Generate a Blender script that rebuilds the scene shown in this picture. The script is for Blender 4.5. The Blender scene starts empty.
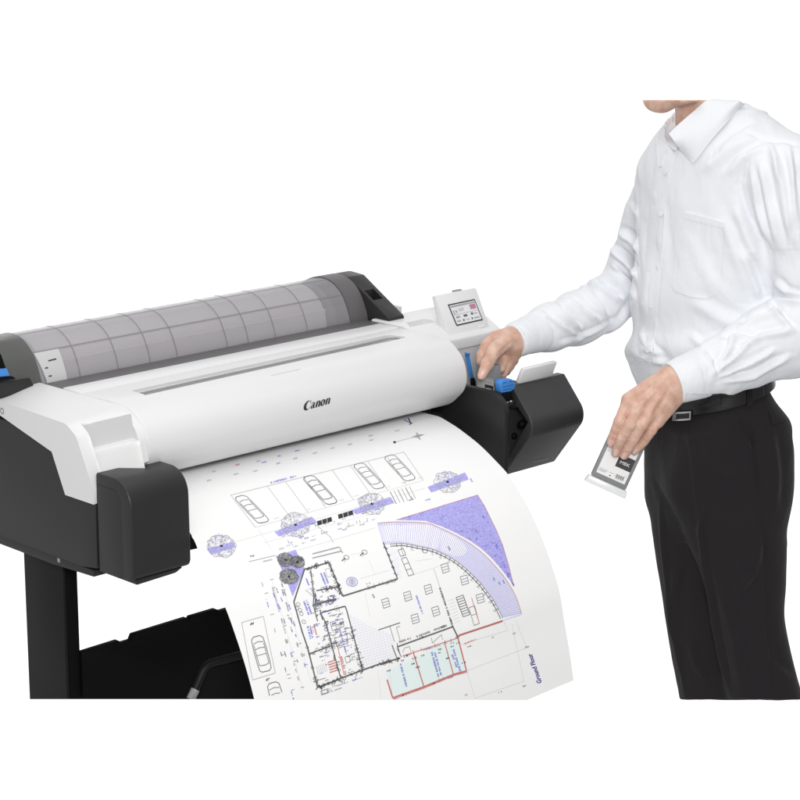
import bpy, bmesh, math, random
import numpy as np
from mathutils import Vector, Matrix
from mathutils.bvhtree import BVHTree

random.seed(4)
np.random.seed(4)
scn = bpy.context.scene
col = scn.collection

# ------------------------------------------------------------------ camera
FPX = 2345.0                                   # focal length in units of an 800 px wide frame
YAW, PITCH = math.radians(46), math.radians(14.1)
FW = np.array([math.cos(YAW) * math.cos(PITCH), math.sin(YAW) * math.cos(PITCH), -math.sin(PITCH)])
RT = np.array([math.sin(YAW), -math.cos(YAW), 0.0])
UP = np.cross(RT, FW)
CAM = np.array([-2.0632, -2.6722, 1.8186])
cd = bpy.data.cameras.new('camera')
cam = bpy.data.objects.new('camera', cd)
col.objects.link(cam)
cd.sensor_width = 36.0
cd.lens = 36.0 * FPX / 800.0
cd.clip_end = 200.0
m = Matrix(((RT[0], UP[0], -FW[0], CAM[0]), (RT[1], UP[1], -FW[1], CAM[1]), (RT[2], UP[2], -FW[2], CAM[2]), (0, 0, 0, 1)))
cam.matrix_world = m
scn.camera = cam

# ------------------------------------------------------------------ studio light
world = bpy.data.worlds.new('World')
scn.world = world
world.use_nodes = True
wn, wl = world.node_tree.nodes, world.node_tree.links
wn.clear()
w_out = wn.new('ShaderNodeOutputWorld')
w_bg = wn.new('ShaderNodeBackground')
w_tc = wn.new('ShaderNodeTexCoord')
w_sep = wn.new('ShaderNodeSeparateXYZ')
wl.new(w_tc.outputs['Generated'], w_sep.inputs[0])
# unseen surroundings shaped for their light: white beyond the set, dimmer behind, fill above
w_dot = wn.new('ShaderNodeVectorMath'); w_dot.operation = 'DOT_PRODUCT'
wl.new(w_tc.outputs['Generated'], w_dot.inputs[0])
w_dot.inputs[1].default_value = (math.cos(YAW), math.sin(YAW), 0)
w_r1 = wn.new('ShaderNodeMapRange'); w_r1.interpolation_type = 'SMOOTHSTEP'
wl.new(w_dot.outputs['Value'], w_r1.inputs['Value'])
w_r1.inputs['From Min'].default_value = 0.60
w_r1.inputs['From Max'].default_value = 0.88
w_r1.inputs['To Min'].default_value = 0.42
w_r1.inputs['To Max'].default_value = 1.06
w_r2 = wn.new('ShaderNodeMapRange'); w_r2.interpolation_type = 'SMOOTHSTEP'
wl.new(w_sep.outputs['Z'], w_r2.inputs['Value'])
w_r2.inputs['From Min'].default_value = 0.35
w_r2.inputs['From Max'].default_value = 0.8
w_r2.inputs['To Min'].default_value = 0.0
w_r2.inputs['To Max'].default_value = 0.62
w_mx = wn.new('ShaderNodeMath'); w_mx.operation = 'MAXIMUM'
w_dr = wn.new('ShaderNodeVectorMath'); w_dr.operation = 'DOT_PRODUCT'
wl.new(w_tc.outputs['Generated'], w_dr.inputs[0])
w_dr.inputs[1].default_value = (math.sin(YAW), -math.cos(YAW), 0)
w_r3 = wn.new('ShaderNodeMapRange')  # dims the unseen surroundings towards the right, to shade that side
wl.new(w_dr.outputs['Value'], w_r3.inputs['Value'])
w_r3.inputs['From Min'].default_value = -0.9
w_r3.inputs['From Max'].default_value = 0.9
w_r3.inputs['To Min'].default_value = 0.52
w_r3.inputs['To Max'].default_value = 0.28
wl.new(w_r3.outputs[0], w_r1.inputs['To Min'])
wl.new(w_r1.outputs[0], w_mx.inputs[0]); wl.new(w_r2.outputs[0], w_mx.inputs[1])
wl.new(w_mx.outputs[0], w_bg.inputs['Strength'])
w_bg.inputs['Color'].default_value = (1, 1, 1, 1)
wl.new(w_bg.outputs[0], w_out.inputs['Surface'])


def area_light(name, loc, target, size, power, colour=(1, 1, 1), sy=None):
    l = bpy.data.lights.new(name, 'AREA')
    l.energy = power; l.size = size; l.color = colour
    if sy: l.shape = 'RECTANGLE'; l.size_y = sy
    o = bpy.data.objects.new(name, l); col.objects.link(o)
    o.location = loc
    o.rotation_euler = (Vector(target) - Vector(loc)).to_track_quat('-Z', 'Y').to_euler()
    return o


area_light('overhead_softbox', (0.1, -0.1, 3.4), (0.4, 0.1, 0.9), 2.0, 12)
area_light('front_softbox', (-1.9, -2.9, 2.4), (0.6, -0.1, 0.95), 0.8, 67, (1.0, 0.985, 0.96))

scn.view_settings.view_transform = 'Standard'
scn.view_settings.look = 'None'
scn.view_settings.exposure = 0.2
scn.view_settings.gamma = 1.0
scn.view_settings.use_curve_mapping = False
scn.render.engine = 'CYCLES'
scn.cycles.use_denoising = True
scn.cycles.max_bounces = 8
scn.cycles.transparent_max_bounces = 12

# ------------------------------------------------------------------ measuring helpers


def ray(u, v): return FW + (u - 400) / FPX * RT - (v - 400) / FPX * UP
def px(u, v, x): d = ray(u, v); return CAM + d * (x - CAM[0]) / d[0]
def py(u, v, y): d = ray(u, v); return CAM + d * (y - CAM[1]) / d[1]
def pz(u, v, z): d = ray(u, v); return CAM + d * (z - CAM[2]) / d[2]
def pd(u, v, d): return CAM + ray(u, v) * d


# ------------------------------------------------------------------ materials
def mat(name, colour, rough=0.5, bump=0.0, bscale=300.0, spec=0.5, vary=0.0, vscale=6.0, alpha=1.0, sheen=0.0, stretch=None, metal=0.0, coat=0.0):
    mt = bpy.data.materials.new(name)
    mt.use_nodes = True
    n, l = mt.node_tree.nodes, mt.node_tree.links
    b = n['Principled BSDF']
    b.inputs['Base Color'].default_value = (*colour, 1)
    b.inputs['Roughness'].default_value = rough
    b.inputs['Specular IOR Level'].default_value = spec
    b.inputs['Metallic'].default_value = metal
    b.inputs['Alpha'].default_value = alpha
    b.inputs['Sheen Weight'].default_value = sheen
    b.inputs['Coat Weight'].default_value = coat
    tc = n.new('ShaderNodeTexCoord')
    src = tc.outputs['Object']
    if stretch:
        mp = n.new('ShaderNodeMapping'); mp.inputs['Scale'].default_value = stretch
        l.new(src, mp.inputs[0]); src = mp.outputs[0]
    if bump:
        t = n.new('ShaderNodeTexNoise'); t.inputs['Scale'].default_value = bscale; t.inputs['Detail'].default_value = 3
        l.new(src, t.inputs['Vector'])
        bp = n.new('ShaderNodeBump'); bp.inputs['Strength'].default_value = bump; bp.inputs['Distance'].default_value = 0.001
        l.new(t.outputs['Fac'], bp.inputs['Height']); l.new(bp.outputs[0], b.inputs['Normal'])
    if vary:
        t = n.new('ShaderNodeTexNoise'); t.inputs['Scale'].default_value = vscale; t.inputs['Detail'].default_value = 4
        l.new(src, t.inputs['Vector'])
        r = n.new('ShaderNodeMapRange'); r.inputs['To Min'].default_value = 1 - vary; r.inputs['To Max'].default_value = 1 + vary
        l.new(t.outputs['Fac'], r.inputs['Value'])
        mx = n.new('ShaderNodeVectorMath'); mx.operation = 'SCALE'; mx.inputs[0].default_value = colour
        l.new(r.outputs[0], mx.inputs['Scale']); l.new(mx.outputs[0], b.inputs['Base Color'])
    return mt


M = {}
M['white'] = mat('white_plastic', (0.79, 0.79, 0.80), 0.38, 0.03, 900, 0.4)
M['white2'] = mat('pale_grey_plastic', (0.60, 0.60, 0.61), 0.42, 0.03, 900, 0.4)
M['grey'] = mat('mid_grey_plastic', (0.30, 0.30, 0.31), 0.45, 0.05, 700)
M['gap'] = mat('tray_grey_plastic', (0.125, 0.12, 0.125), 0.5, 0.05, 700)
M['dark'] = mat('charcoal_plastic', (0.0205, 0.0205, 0.021), 0.42, 0.22, 1100, 0.45)
M['darker'] = mat('dark_inner_plastic', (0.016, 0.016, 0.017), 0.45, 0.12, 900, 0.4)
M['black'] = mat('black_plastic', (0.004, 0.004, 0.004), 0.6, 0.05, 600, 0.12)
M['slotglass'] = mat('slot_window_grey', (0.12, 0.12, 0.115), 0.22, 0.0, 1, 0.5)
M['blue'] = mat('blue_plastic', (0.06, 0.27, 0.72), 0.38, 0.05, 500)
M['frame'] = mat('stand_steel', (0.006, 0.006, 0.0062), 0.5, 0.2, 900, 0.25)
M['frame_shaded'] = mat('stand_steel_shaded', (0.0025, 0.0025, 0.0025), 0.6, 0.1, 900, 0.12)  # near-black copy of the stand steel, shade on front faces put into the colour
M['mesh'] = mat('basket_cloth', (0.006, 0.006, 0.0065), 0.8, 0.4, 500, 0.12)
M['cart'] = mat('cartridge_grey', (0.24, 0.245, 0.25), 0.4, 0.05, 600)
M['cartlabel'] = mat('label_paper', (0.82, 0.82, 0.82), 0.45)
M['cartlabel2'] = mat('label_pale_grey', (0.52, 0.52, 0.50), 0.45)
M['clear'] = mat('milky_clear_plastic', (0.86, 0.88, 0.88), 0.25, 0, 1, 0.5, alpha=0.75)
M['paper'] = mat('plan_paper', (0.95, 0.95, 0.955), 0.6, 0.02, 1500, 0.3)
M['rollpaper'] = mat('roll_paper', (0.80, 0.78, 0.81), 0.6, 0.05, 800, 0.3)
M['ink_black'] = mat('ink_black', (0.03, 0.03, 0.035), 0.6)
M['ink_dark'] = mat('ink_dark_grey', (0.12, 0.12, 0.13), 0.6)
M['ink_grey'] = mat('ink_grey', (0.38, 0.38, 0.40), 0.6)
M['ink_faint'] = mat('ink_faint_grey', (0.66, 0.66, 0.68), 0.6)
M['ink_blue'] = mat('ink_blue', (0.12, 0.14, 0.62), 0.6)
M['ink_violet'] = mat('ink_violet', (0.44, 0.42, 0.86), 0.6, vary=0.55, vscale=330)
M['ink_lilac'] = mat('ink_lilac', (0.78, 0.78, 0.94), 0.6)
M['ink_cyan'] = mat('ink_cyan', (0.84, 0.955, 0.945), 0.6)
M['ink_red'] = mat('ink_red', (0.62, 0.16, 0.14), 0.6)
M['ink_navy'] = mat('ink_navy', (0.03, 0.02, 0.26), 0.6)
M['screen'] = mat('screen_white', (0.80, 0.81, 0.82), 0.25)
M['bezel'] = mat('screen_bezel', (0.03, 0.03, 0.03), 0.3)
M['pink'] = mat('screen_pink', (0.50, 0.22, 0.30), 0.4)

# smoked translucent cover
mt = bpy.data.materials.new('smoked_clear_plastic'); mt.use_nodes = True
n, l = mt.node_tree.nodes, mt.node_tree.links
b = n['Principled BSDF']
b.inputs['Base Color'].default_value = (0.50, 0.485, 0.51, 1)
b.inputs['Roughness'].default_value = 0.10
b.inputs['Alpha'].default_value = 0.36
M['smoke'] = mt
mt2 = mt.copy(); mt2.name = 'smoked_plastic_rib'
mt2.node_tree.nodes['Principled BSDF'].inputs['Alpha'].default_value = 0.55
mt2.node_tree.nodes['Principled BSDF'].inputs['Base Color'].default_value = (0.33, 0.32, 0.335, 1)
M['smoke_rib'] = mt2

# ------------------------------------------------------------------ object helpers


def tag(o, label=None, cat=None, group=None, kind=None):
    if label: o['label'] = label
    if cat: o['category'] = cat
    if group: o['group'] = group
    if kind: o['kind'] = kind
    return o


def empty(name, loc, label, cat, group=None):
    o = bpy.data.objects.new(name, None); col.objects.link(o)
    o.location = loc; o.empty_display_size = 0.05
    return tag(o, label, cat, group)


def link(name, me, mats, parent=None):
    o = bpy.data.objects.new(name, me); col.objects.link(o)
    for q in (mats if isinstance(mats, (list, tuple)) else [mats]):
        me.materials.append(q)
    if parent is not None:
        o.parent = parent
        if parent.type == 'EMPTY':
            o.matrix_parent_inverse = Matrix.Translation(-parent.location)
    return o


def finish(bm, name, mats, parent=None, smooth=35, bevel=0.0, seg=2):
    if bevel:
        bmesh.ops.remove_doubles(bm, verts=bm.verts, dist=1e-6)
        ed = [e for e in bm.edges if len(e.link_faces) == 2 and e.calc_face_angle(0) > math.radians(28)]
        bmesh.ops.bevel(bm, geom=ed, offset=bevel, segments=seg, profile=0.5, affect='EDGES', clamp_overlap=True)
    bmesh.ops.recalc_face_normals(bm, faces=bm.faces)
    me = bpy.data.meshes.new(name)
    bm.to_mesh(me); bm.free()
    if smooth:
        me.shade_smooth()
        me.set_sharp_from_angle(angle=math.radians(smooth))
    return link(name, me, mats, parent)


def add_prism(bm, prof, x0, x1, axis=0):
    """closed polygon of (a, b) swept along an axis: axis 0 -> (y,z) along x, 1 -> (x,z) along y, 2 -> (x,y) along z"""
    def P(a, b, t):
        return ((t, a, b), (a, t, b), (a, b, t))[axis]
    v0 = [bm.verts.new(P(a, b, x0)) for a, b in prof]
    v1 = [bm.verts.new(P(a, b, x1)) for a, b in prof]
    k = len(prof)
    for i in range(k):
        bm.faces.new((v0[i], v0[(i + 1) % k], v1[(i + 1) % k], v1[i]))
    bm.faces.new(v0[::-1]); bm.faces.new(v1)


def prism(name, prof, x0, x1, m_, parent, bevel=0.0, axis=0, seg=2, smooth=35):
    bm = bmesh.new(); add_prism(bm, prof, x0, x1, axis)
    return finish(bm, name, m_, parent, smooth, bevel, seg)


def add_box(bm, x0, x1, y0, y1, z0, z1):
    add_prism(bm, [(y0, z0), (y1, z0), (y1, z1), (y0, z1)], x0, x1, 0)


def box(name, x0, x1, y0, y1, z0, z1, m_, parent, bevel=0.001):
    bm = bmesh.new(); add_box(bm, x0, x1, y0, y1, z0, z1)
    return finish(bm, name, m_, parent, 35, bevel)


def hull(name, pts, m_, parent, bevel=0.0, cuts=0):
    """a block with eight given corners: pts = four of the front, four of the back in the same order"""
    bm = bmesh.new()
    v = [bm.verts.new(tuple(p)) for p in pts]
    for f in ((0, 1, 2, 3), (7, 6, 5, 4), (0, 4, 5, 1), (1, 5, 6, 2), (2, 6, 7, 3), (3, 7, 4, 0)):
        bm.faces.new([v[i] for i in f])
    if cuts: bmesh.ops.subdivide_edges(bm, edges=bm.edges[:], cuts=cuts, use_grid_fill=True)
    return finish(bm, name, m_, parent, 35, bevel)


def rounded(pts, segs=8):
    """polygon corners (a, b[, r]) -> polygon with the corners rounded"""
    out = []
    k = len(pts)
    for i, p in enumerate(pts):
        r = p[2] if len(p) > 2 else 0
        c = np.array(p[:2], float)
        if r <= 0:
            out.append(tuple(c)); continue
        a = np.array(pts[i - 1][:2], float) - c; b_ = np.array(pts[(i + 1) % k][:2], float) - c
        la, lb = np.linalg.norm(a), np.linalg.norm(b_)
        a /= la; b_ /= lb
        ang = math.acos(max(-1, min(1, float(a @ b_))))
        t = min(r / math.tan(ang / 2), la * .49, lb * .49)
        rr = t * math.tan(ang / 2)
        bis = (a + b_) / np.linalg.norm(a + b_)
        ctr = c + bis * rr / math.sin(ang / 2)
        s0, s1 = c + a * t - ctr, c + b_ * t - ctr
        a0 = math.atan2(s0[1], s0[0]); a1 = math.atan2(s1[1], s1[0])
        d = (a1 - a0 + math.pi) % (2 * math.pi) - math.pi
        for j in range(segs + 1):
            q = a0 + d * j / segs
            out.append((ctr[0] + rr * math.cos(q), ctr[1] + rr * math.sin(q)))
    return out


def carve(o, *cutters):
    """boolean difference, applied"""
    for bm in cutters:
        bmesh.ops.recalc_face_normals(bm, faces=bm.faces)
        me = bpy.data.meshes.new('cut'); bm.to_mesh(me); bm.free()
        c = bpy.data.objects.new('cut', me); col.objects.link(c)
        md = o.modifiers.new('cut', 'BOOLEAN'); md.operation = 'DIFFERENCE'; md.solver = 'EXACT'; md.object = c
        bpy.context.view_layer.update()
        dg = bpy.context.evaluated_depsgraph_get()
        new = bpy.data.meshes.new_from_object(o.evaluated_get(dg))
        o.modifiers.clear()
        o.data = new
        bpy.data.objects.remove(c)
    o.data.shade_smooth(); o.data.set_sharp_from_angle(angle=math.radians(35))


def cut_bm(prof, x0, x1, axis=0):
    bm = bmesh.new(); add_prism(bm, prof, x0, x1, axis); return bm


def trim_below(o, v_row):
    """end a member where the photograph ends: cut its mesh with a plane and cap it"""
    nrm = Vector(tuple(np.cross(ray(0, v_row), RT)))
    if nrm.z < 0: nrm = -nrm
    mw = o.matrix_world if o.parent is None else Matrix.Translation((0, 0, 0))
    bm = bmesh.new(); bm.from_mesh(o.data)
    geom = list(bm.verts) + list(bm.edges) + list(bm.faces)
    r = bmesh.ops.bisect_plane(bm, geom=geom, plane_co=Vector(CAM), plane_no=nrm, clear_inner=True)
    ed = [e for e in r['geom_cut'] if isinstance(e, bmesh.types.BMEdge)]
    try:
        bmesh.ops.contextual_create(bm, geom=ed)
    except Exception:
        bmesh.ops.holes_fill(bm, edges=ed)
    bm.to_mesh(o.data); bm.free()


def tube(bm, pts, r, seg=10):
    pts = [Vector(p) for p in pts]
    rings = []
    for i, p in enumerate(pts):
        t = (pts[min(i + 1, len(pts) - 1)] - pts[max(i - 1, 0)]).normalized()
        a = t.cross(Vector((0.3, 0.2, 1))).normalized(); b_ = t.cross(a)
        rr = r[i] if isinstance(r, (list, tuple)) else r
        rings.append([bm.verts.new(p + (a * math.cos(2 * math.pi * k / seg) + b_ * math.sin(2 * math.pi * k / seg)) * rr) for k in range(seg)])
    for A, B in zip(rings, rings[1:]):
        for k in range(seg):
            bm.faces.new((A[k], A[(k + 1) % seg], B[(k + 1) % seg], B[k]))
    bm.faces.new(rings[0][::-1]); bm.faces.new(rings[-1])


def bvh_of(o):
    bm = bmesh.new(); bm.from_mesh(o.data)
    t = BVHTree.FromBMesh(bm); bm.free()
    return t


def on(tree, u, v, lift=0.0):
    """point of a surface seen along one sight line, and its normal towards the viewer"""
    d = Vector(tuple(ray(u, v))).normalized()
    loc, nr, _, _ = tree.ray_cast(Vector(tuple(CAM)), d)
    if loc is None: return None
    if nr.dot(d) > 0: nr = -nr
    return loc + nr * lift, nr


def glyph_mesh(text, bold=0.0):
    cu = bpy.data.curves.new('t', 'FONT'); cu.body = text; cu.offset = bold
    cu.resolution_u = 3
    o = bpy.data.objects.new('t', cu); col.objects.link(o)
    bpy.context.view_layer.update()
    me = bpy.data.meshes.new_from_object(o.evaluated_get(bpy.context.evaluated_depsgraph_get()))
    bpy.data.objects.remove(o)
    vs = np.array([v.co[:2] for v in me.vertices]); fs = [tuple(p.vertices) for p in me.polygons]
    bpy.data.meshes.remove(me)
    vs[:, 0] -= vs[:, 0].min(); 
    return vs, fs


# ================================================================== THE PRINTER
P = empty('wide_format_printer', (0.33, 0.15, 0.73), 'white and charcoal wide format plotter with a smoked cover over its paper roll', 'printer')

# --- main carcass
box('chassis', -0.107, 0.655, 0.035, 0.52, 0.733, 0.832, M['dark'], P, 0.003)
box('rear_frame', -0.10, 0.66, 0.17, 0.52, 0.834, 0.945, M['darker'], P, 0.003)

# --- front lid
LID = rounded([(0.126, 0.945), (0.126, 0.9675, 0.003), (0.055, 0.9695, 0.06), (0.004, 0.966, 0.05), (-0.030, 0.938, 0.05), (-0.0375, 0.893, 0.05), (0.002, 0.857, 0.06), (0.03, 0.848, 0.004), (0.06, 0.87)], 7)
lid = prism('front_lid', LID, -0.0275, 0.640, M['white'], P, 0.0035, seg=3)
carve(lid, cut_bm([(0.0335, 0.066), (0.0325, 0.048), (0.586, 0.060), (0.592, 0.064), (0.586, 0.097), (0.578, 0.098), (0.036, 0.086)], 0.963, 0.99, 2),
      cut_bm([(0.256, 0.0165), (0.318, 0.0175), (0.318, 0.0205), (0.256, 0.0195)], 0.962, 0.99, 2))
# window strip lying in the slot
bm = bmesh.new()
rng = [(0.033, 0.047, 0.084), (0.15, 0.050, 0.087), (0.30, 0.053, 0.090), (0.45, 0.057, 0.094), (0.591, 0.060, 0.098)]
rows = []
for x, ya, yb in rng:
    rows.append([bm.verts.new((x, ya + (yb - ya) * t, 0.9634 + 0.0022 * math.sin(math.pi * t))) for t in np.linspace(0, 1, 7)])
for A, B in zip(rows, rows[1:]):
    for i in range(6): bm.faces.new((A[i], B[i], B[i + 1], A[i + 1]))
finish(bm, 'slot_window', M['slotglass'], lid)

# --- logo lettering on the lid: five heavy serif letters
def ring_poly(cx, cy, rx, ry, ix, iy, tilt=0.0, k=28, sx=0.0):
    out, inn = [], []
    for i in range(k):
        a = 2 * math.pi * i / k
        out.append((cx + rx * math.cos(a), cy + ry * math.sin(a)))
        x, y = ix * math.cos(a), iy * math.sin(a)
        inn.append((cx + sx + x * math.cos(tilt) - y * math.sin(tilt), cy + x * math.sin(tilt) + y * math.cos(tilt)))
    return [(out[i], out[(i + 1) % k], inn[(i + 1) % k], inn[i]) for i in range(k)]


def logo_faces():
    F = []
    # C: thick crescent open to the right with a pointed beak
    k = 30
    for i in range(k):
        a0 = math.radians(48 + (292) * i / k); a1 = math.radians(48 + (292) * (i + 1) / k)
        def pt(a, o):
            if o: return (0.50 + 0.50 * math.cos(a), 0.48 + 0.52 * math.sin(a))
            return (0.67 + 0.31 * math.cos(a), 0.50 + 0.42 * math.sin(a))
        F.append((pt(a0, 1), pt(a1, 1), pt(a1, 0), pt(a0, 0)))
    F.append(((0.80, 0.90), (0.90, 0.98), (0.88, 0.56), (0.82, 0.70)))
    # a
    x = 1.02
    F.append(((x + .27, .02), (x + .52, .0), (x + .52, .50), (x + .27, .50)))
    F.append(((x + .50, .0), (x + .62, .03), (x + .62, .08), (x + .50, .12)))
    for i in range(10):
        a0 = math.radians(180 * i / 10); a1 = math.radians(180 * (i + 1) / 10)
        o0 = (x + .27 + .23 * math.cos(a0), .48 + .20 * math.sin(a0)); o1 = (x + .27 + .23 * math.cos(a1), .48 + .20 * math.sin(a1))
        i0 = (x + .24 + .10 * math.cos(a0), .48 + .13 * math.sin(a0)); i1 = (x + .24 + .10 * math.cos(a1), .48 + .13 * math.sin(a1))
        F.append((o0, o1, i1, i0))
    F += ring_poly(x + .20, .18, .20, .19, .07, .11, 0.2, 20, 0.03)
    # n
    def n_(x):
        f = [((x, .60), (x + .10, .66), (x + .27, .66), (x + .27, .0), (x + .02, .0), (x + .02, .58))]
        f.append(((x + .38, .0), (x + .63, .0), (x + .63, .50), (x + .38, .50)))
        for i in range(8):
            a0 = math.radians(150 * i / 8); a1 = math.radians(150 * (i + 1) / 8)
            f.append(((x + .40 + .20 * math.cos(a0), .48 + .20 * math.sin(a0)), (x + .40 + .20 * math.cos(a1), .48 + .20 * math.sin(a1)),
                      (x + .35 + .05 * math.cos(a1), .48 + .10 * math.sin(a1)), (x + .35 + .05 * math.cos(a0), .48 + .10 * math.sin(a0))))
        return f
    F += n_(1.68)
    F += ring_poly(2.66, .33, .33, .36, .08, .27, 0.22)
    F += n_(3.03)
    return F


bm = bmesh.new()
lt = bvh_of(lid)
o_, ex, ey = np.array([302.6, 411.0]), np.array([26.4, -7.2]) / 3.63, np.array([2.2, -9.4])
for f in logo_faces():
    vs = []
    for a, b_ in f:
        q = o_ + ex * a + ey * b_
        h = on(lt, q[0], q[1], 0.0005)
        if h: vs.append(bm.verts.new(h[0]))
    if len(vs) >= 3:
        try: bm.faces.new(vs)
        except ValueError: pass
finish(bm, 'logo_lettering', M['ink_black'], lid, 0)

# --- strip behind the lid, tray, and top cover on the right
box('rear_cover_strip', -0.0275, 0.640, 0.1285, 0.176, 0.940, 0.9685, M['white'], P, 0.003)
box('roll_tray', -0.027, 0.655, 0.1775, 0.2295, 0.945, 0.9642, M['gap'], P, 0.001)
bm = bmesh.new()
yy = [(0.214, 0.9675), (0.135, 0.9675), (0.105, 0.961), (0.072, 0.944)]
ro = []
for y, z in yy:
    ro.append([bm.verts.new((x, y, z)) for x in (0.654, 0.834)] + [bm.verts.new((x, y, z - 0.020)) for x in (0.834, 0.654)])
for A, B in zip(ro, ro[1:]):
    for k in range(4): bm.faces.new((A[k], A[(k + 1) % 4], B[(k + 1) % 4], B[k]))
bm.faces.new(ro[0][::-1]); bm.faces.new(ro[-1])
tc_ = finish(bm, 'top_cover', M['white'], P, 35, 0.003, 3)
carve(tc_, cut_bm([(0.662, 0.126), (0.722, 0.126), (0.722, 0.150), (0.676, 0.150)], 0.958, 0.99, 2))
box('recess_shade_plate', 0.663, 0.721, 0.127, 0.149, 0.9572, 0.9585, M['white2'], P, 0)  # greyer plate on the slot floor, its shade put into the colour
prism('ink_housing', [(0.074, 0.82), (0.19, 0.82), (0.19, 0.9435), (0.11, 0.9400), (0.076, 0.9235)], 0.656, 0.834, M['white2'], P, 0.0015)
# --- left shoulder: white cover with the recessed panel and the button block
SO = rounded([(0.235, 0.935), (0.235, 0.955, 0.004), (0.052, 0.950, 0.03), (0.028, 0.936, 0.02), (-0.010, 0.862), (-0.010, 0.840), (0.060, 0.840), (0.09, 0.90)], 6)
SI = rounded([(0.235, 0.935), (0.235, 0.9665, 0.004), (0.010, 0.968, 0.06), (-0.031, 0.940, 0.04), (-0.036, 0.895), (-0.012, 0.870), (0.060, 0.840), (0.09, 0.90)], 6)
bm = bmesh.new()
sections = []
for t in np.linspace(0, 1, 7):
    w_ = t * t * (3 - 2 * t)
    sections.append([bm.verts.new((-0.1115 + 0.0825 * t, a[0] * (1 - w_) + b_[0] * w_, a[1] * (1 - w_) + b_[1] * w_)) for a, b_ in zip(SO, SI)])
for A, B in zip(sections, sections[1:]):
    for k in range(len(A)): bm.faces.new((A[k], A[(k + 1) % len(A)], B[(k + 1) % len(A)], B[k]))
bm.faces.new(sections[0][::-1]); bm.faces.new(sections[-1])
sh = finish(bm, 'side_cover', M['white'], P, 35)
rb = [(-0.093, 0.0415, 0.9475), (-0.041, -0.0125, 0.9665), (-0.041, -0.029, 0.870), (-0.093, 0.014, 0.870)]
rbm = bmesh.new()
rv = [rbm.verts.new(p) for p in rb] + [rbm.verts.new((p[0], p[1] - 0.06, p[2] + 0.035)) for p in rb]
for f in ((0, 1, 2, 3), (7, 6, 5, 4), (0, 4, 5, 1), (1, 5, 6, 2), (2, 6, 7, 3), (3, 7, 4, 0)): rbm.faces.new([rv[k] for k in f])
carve(sh, rbm)
hull('recess_shade_panel', [(-0.0924, 0.0405, 0.9455), (-0.0416, -0.0135, 0.9645), (-0.0416, -0.0275, 0.880), (-0.0924, 0.0155, 0.880),
                      (-0.0924, 0.0425, 0.9455), (-0.0416, -0.0115, 0.9645), (-0.0416, -0.0255, 0.880), (-0.0924, 0.0175, 0.880)], M['white2'], P, 0, 7)  # thin grey plate, the shading of the recess put into its colour
hull('button_block', [(-0.0922, 0.0165, 0.9115), (-0.0415, -0.0335, 0.9285), (-0.0415, -0.0455, 0.885), (-0.0922, 0.0035, 0.870),
                      (-0.0922, 0.034, 0.9135), (-0.0415, -0.012, 0.9305), (-0.0415, -0.012, 0.885), (-0.0922, 0.034, 0.870)], M['white'], P, 0.0022, 5)
bm = bmesh.new()
c0 = px(2, 411, -0.1120)
vs = [bm.verts.new((-0.1120, c0[1] + 0.005 * math.cos(a), c0[2] + 0.005 * math.sin(a))) for a in np.linspace(0, 2 * math.pi, 17)[:-1]]
vi = [bm.verts.new((-0.1120, c0[1] + 0.0032 * math.cos(a), c0[2] + 0.0032 * math.sin(a))) for a in np.linspace(0, 2 * math.pi, 17)[:-1]]
for i in range(16): bm.faces.new((vs[i], vs[(i + 1) % 16], vi[(i + 1) % 16], vi[i]))
finish(bm, 'lock_emblem', M['grey'], sh, 0)

# --- dark side panel
prism('side_panel', [(0.60, 0.760), (0.60, 0.925), (0.060, 0.925), (0.048, 0.918), (0.018, 0.861), (-0.0095, 0.861), (-0.0095, 0.741), (0.03, 0.735), (0.40, 0.733)], -0.1085, -0.095, M['dark'], P, 0.002)
prism('panel_skirt', [(0.40, 0.722), (0.40, 0.734), (0.0, 0.736), (0.0, 0.726), (0.10, 0.722)], -0.1085, -0.06, M['dark'], P, 0.0015)
box('skirt_screw', -0.1092, -0.108, 0.083, 0.089, 0.729, 0.735, M['grey'], P, 0)

# --- left front box (maintenance cartridge door)
FB = rounded([(-0.012, 0.8885), (-0.012, 0.740), (-0.070, 0.738), (-0.0945, 0.742, 0.012), (-0.0925, 0.8885, 0.038)], 10)
fb = prism('front_door', FB, -0.1085, 0.000, M['dark'], P, 0.0035, seg=3)
carve(fb, cut_bm(rounded([(-0.0135, 0.872), (-0.0135, 0.70), (-0.0725, 0.70), (-0.0725, 0.872, 0.018)], 5), -0.12, -0.107, 0))
prism('door_inset', rounded([(-0.0142, 0.8713), (-0.0142, 0.7385), (-0.0719, 0.7385), (-0.0719, 0.8713, 0.0175)], 5), -0.1078, -0.09, M['dark'], P, 0.0006)
hull('door_foot', [(-0.100, -0.090, 0.741), (-0.012, -0.090, 0.741), (-0.018, -0.080, 0.731), (-0.095, -0.086, 0.731),
                   (-0.100, -0.02, 0.741), (-0.012, -0.02, 0.741), (-0.018, -0.02, 0.731), (-0.095, -0.02, 0.731)], M['darker'], P, 0.002)
a_, b__, c_ = py(186, 528, -0.065), py(199.5, 548, -0.065), py(186, 551, -0.065)
bm = bmesh.new()
t0 = [bm.verts.new(tuple(q)) for q in (a_, b__, c_)]; t1 = [bm.verts.new((q[0], q[1] + 0.06, q[2])) for q in (a_, b__, c_)]
bm.faces.new(t0); bm.faces.new(t1[::-1])
for i in range(3): bm.faces.new((t0[i], t1[i], t1[(i + 1) % 3], t0[(i + 1) % 3]))
finish(bm, 'paper_guide', M['black'], P, 0)

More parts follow.
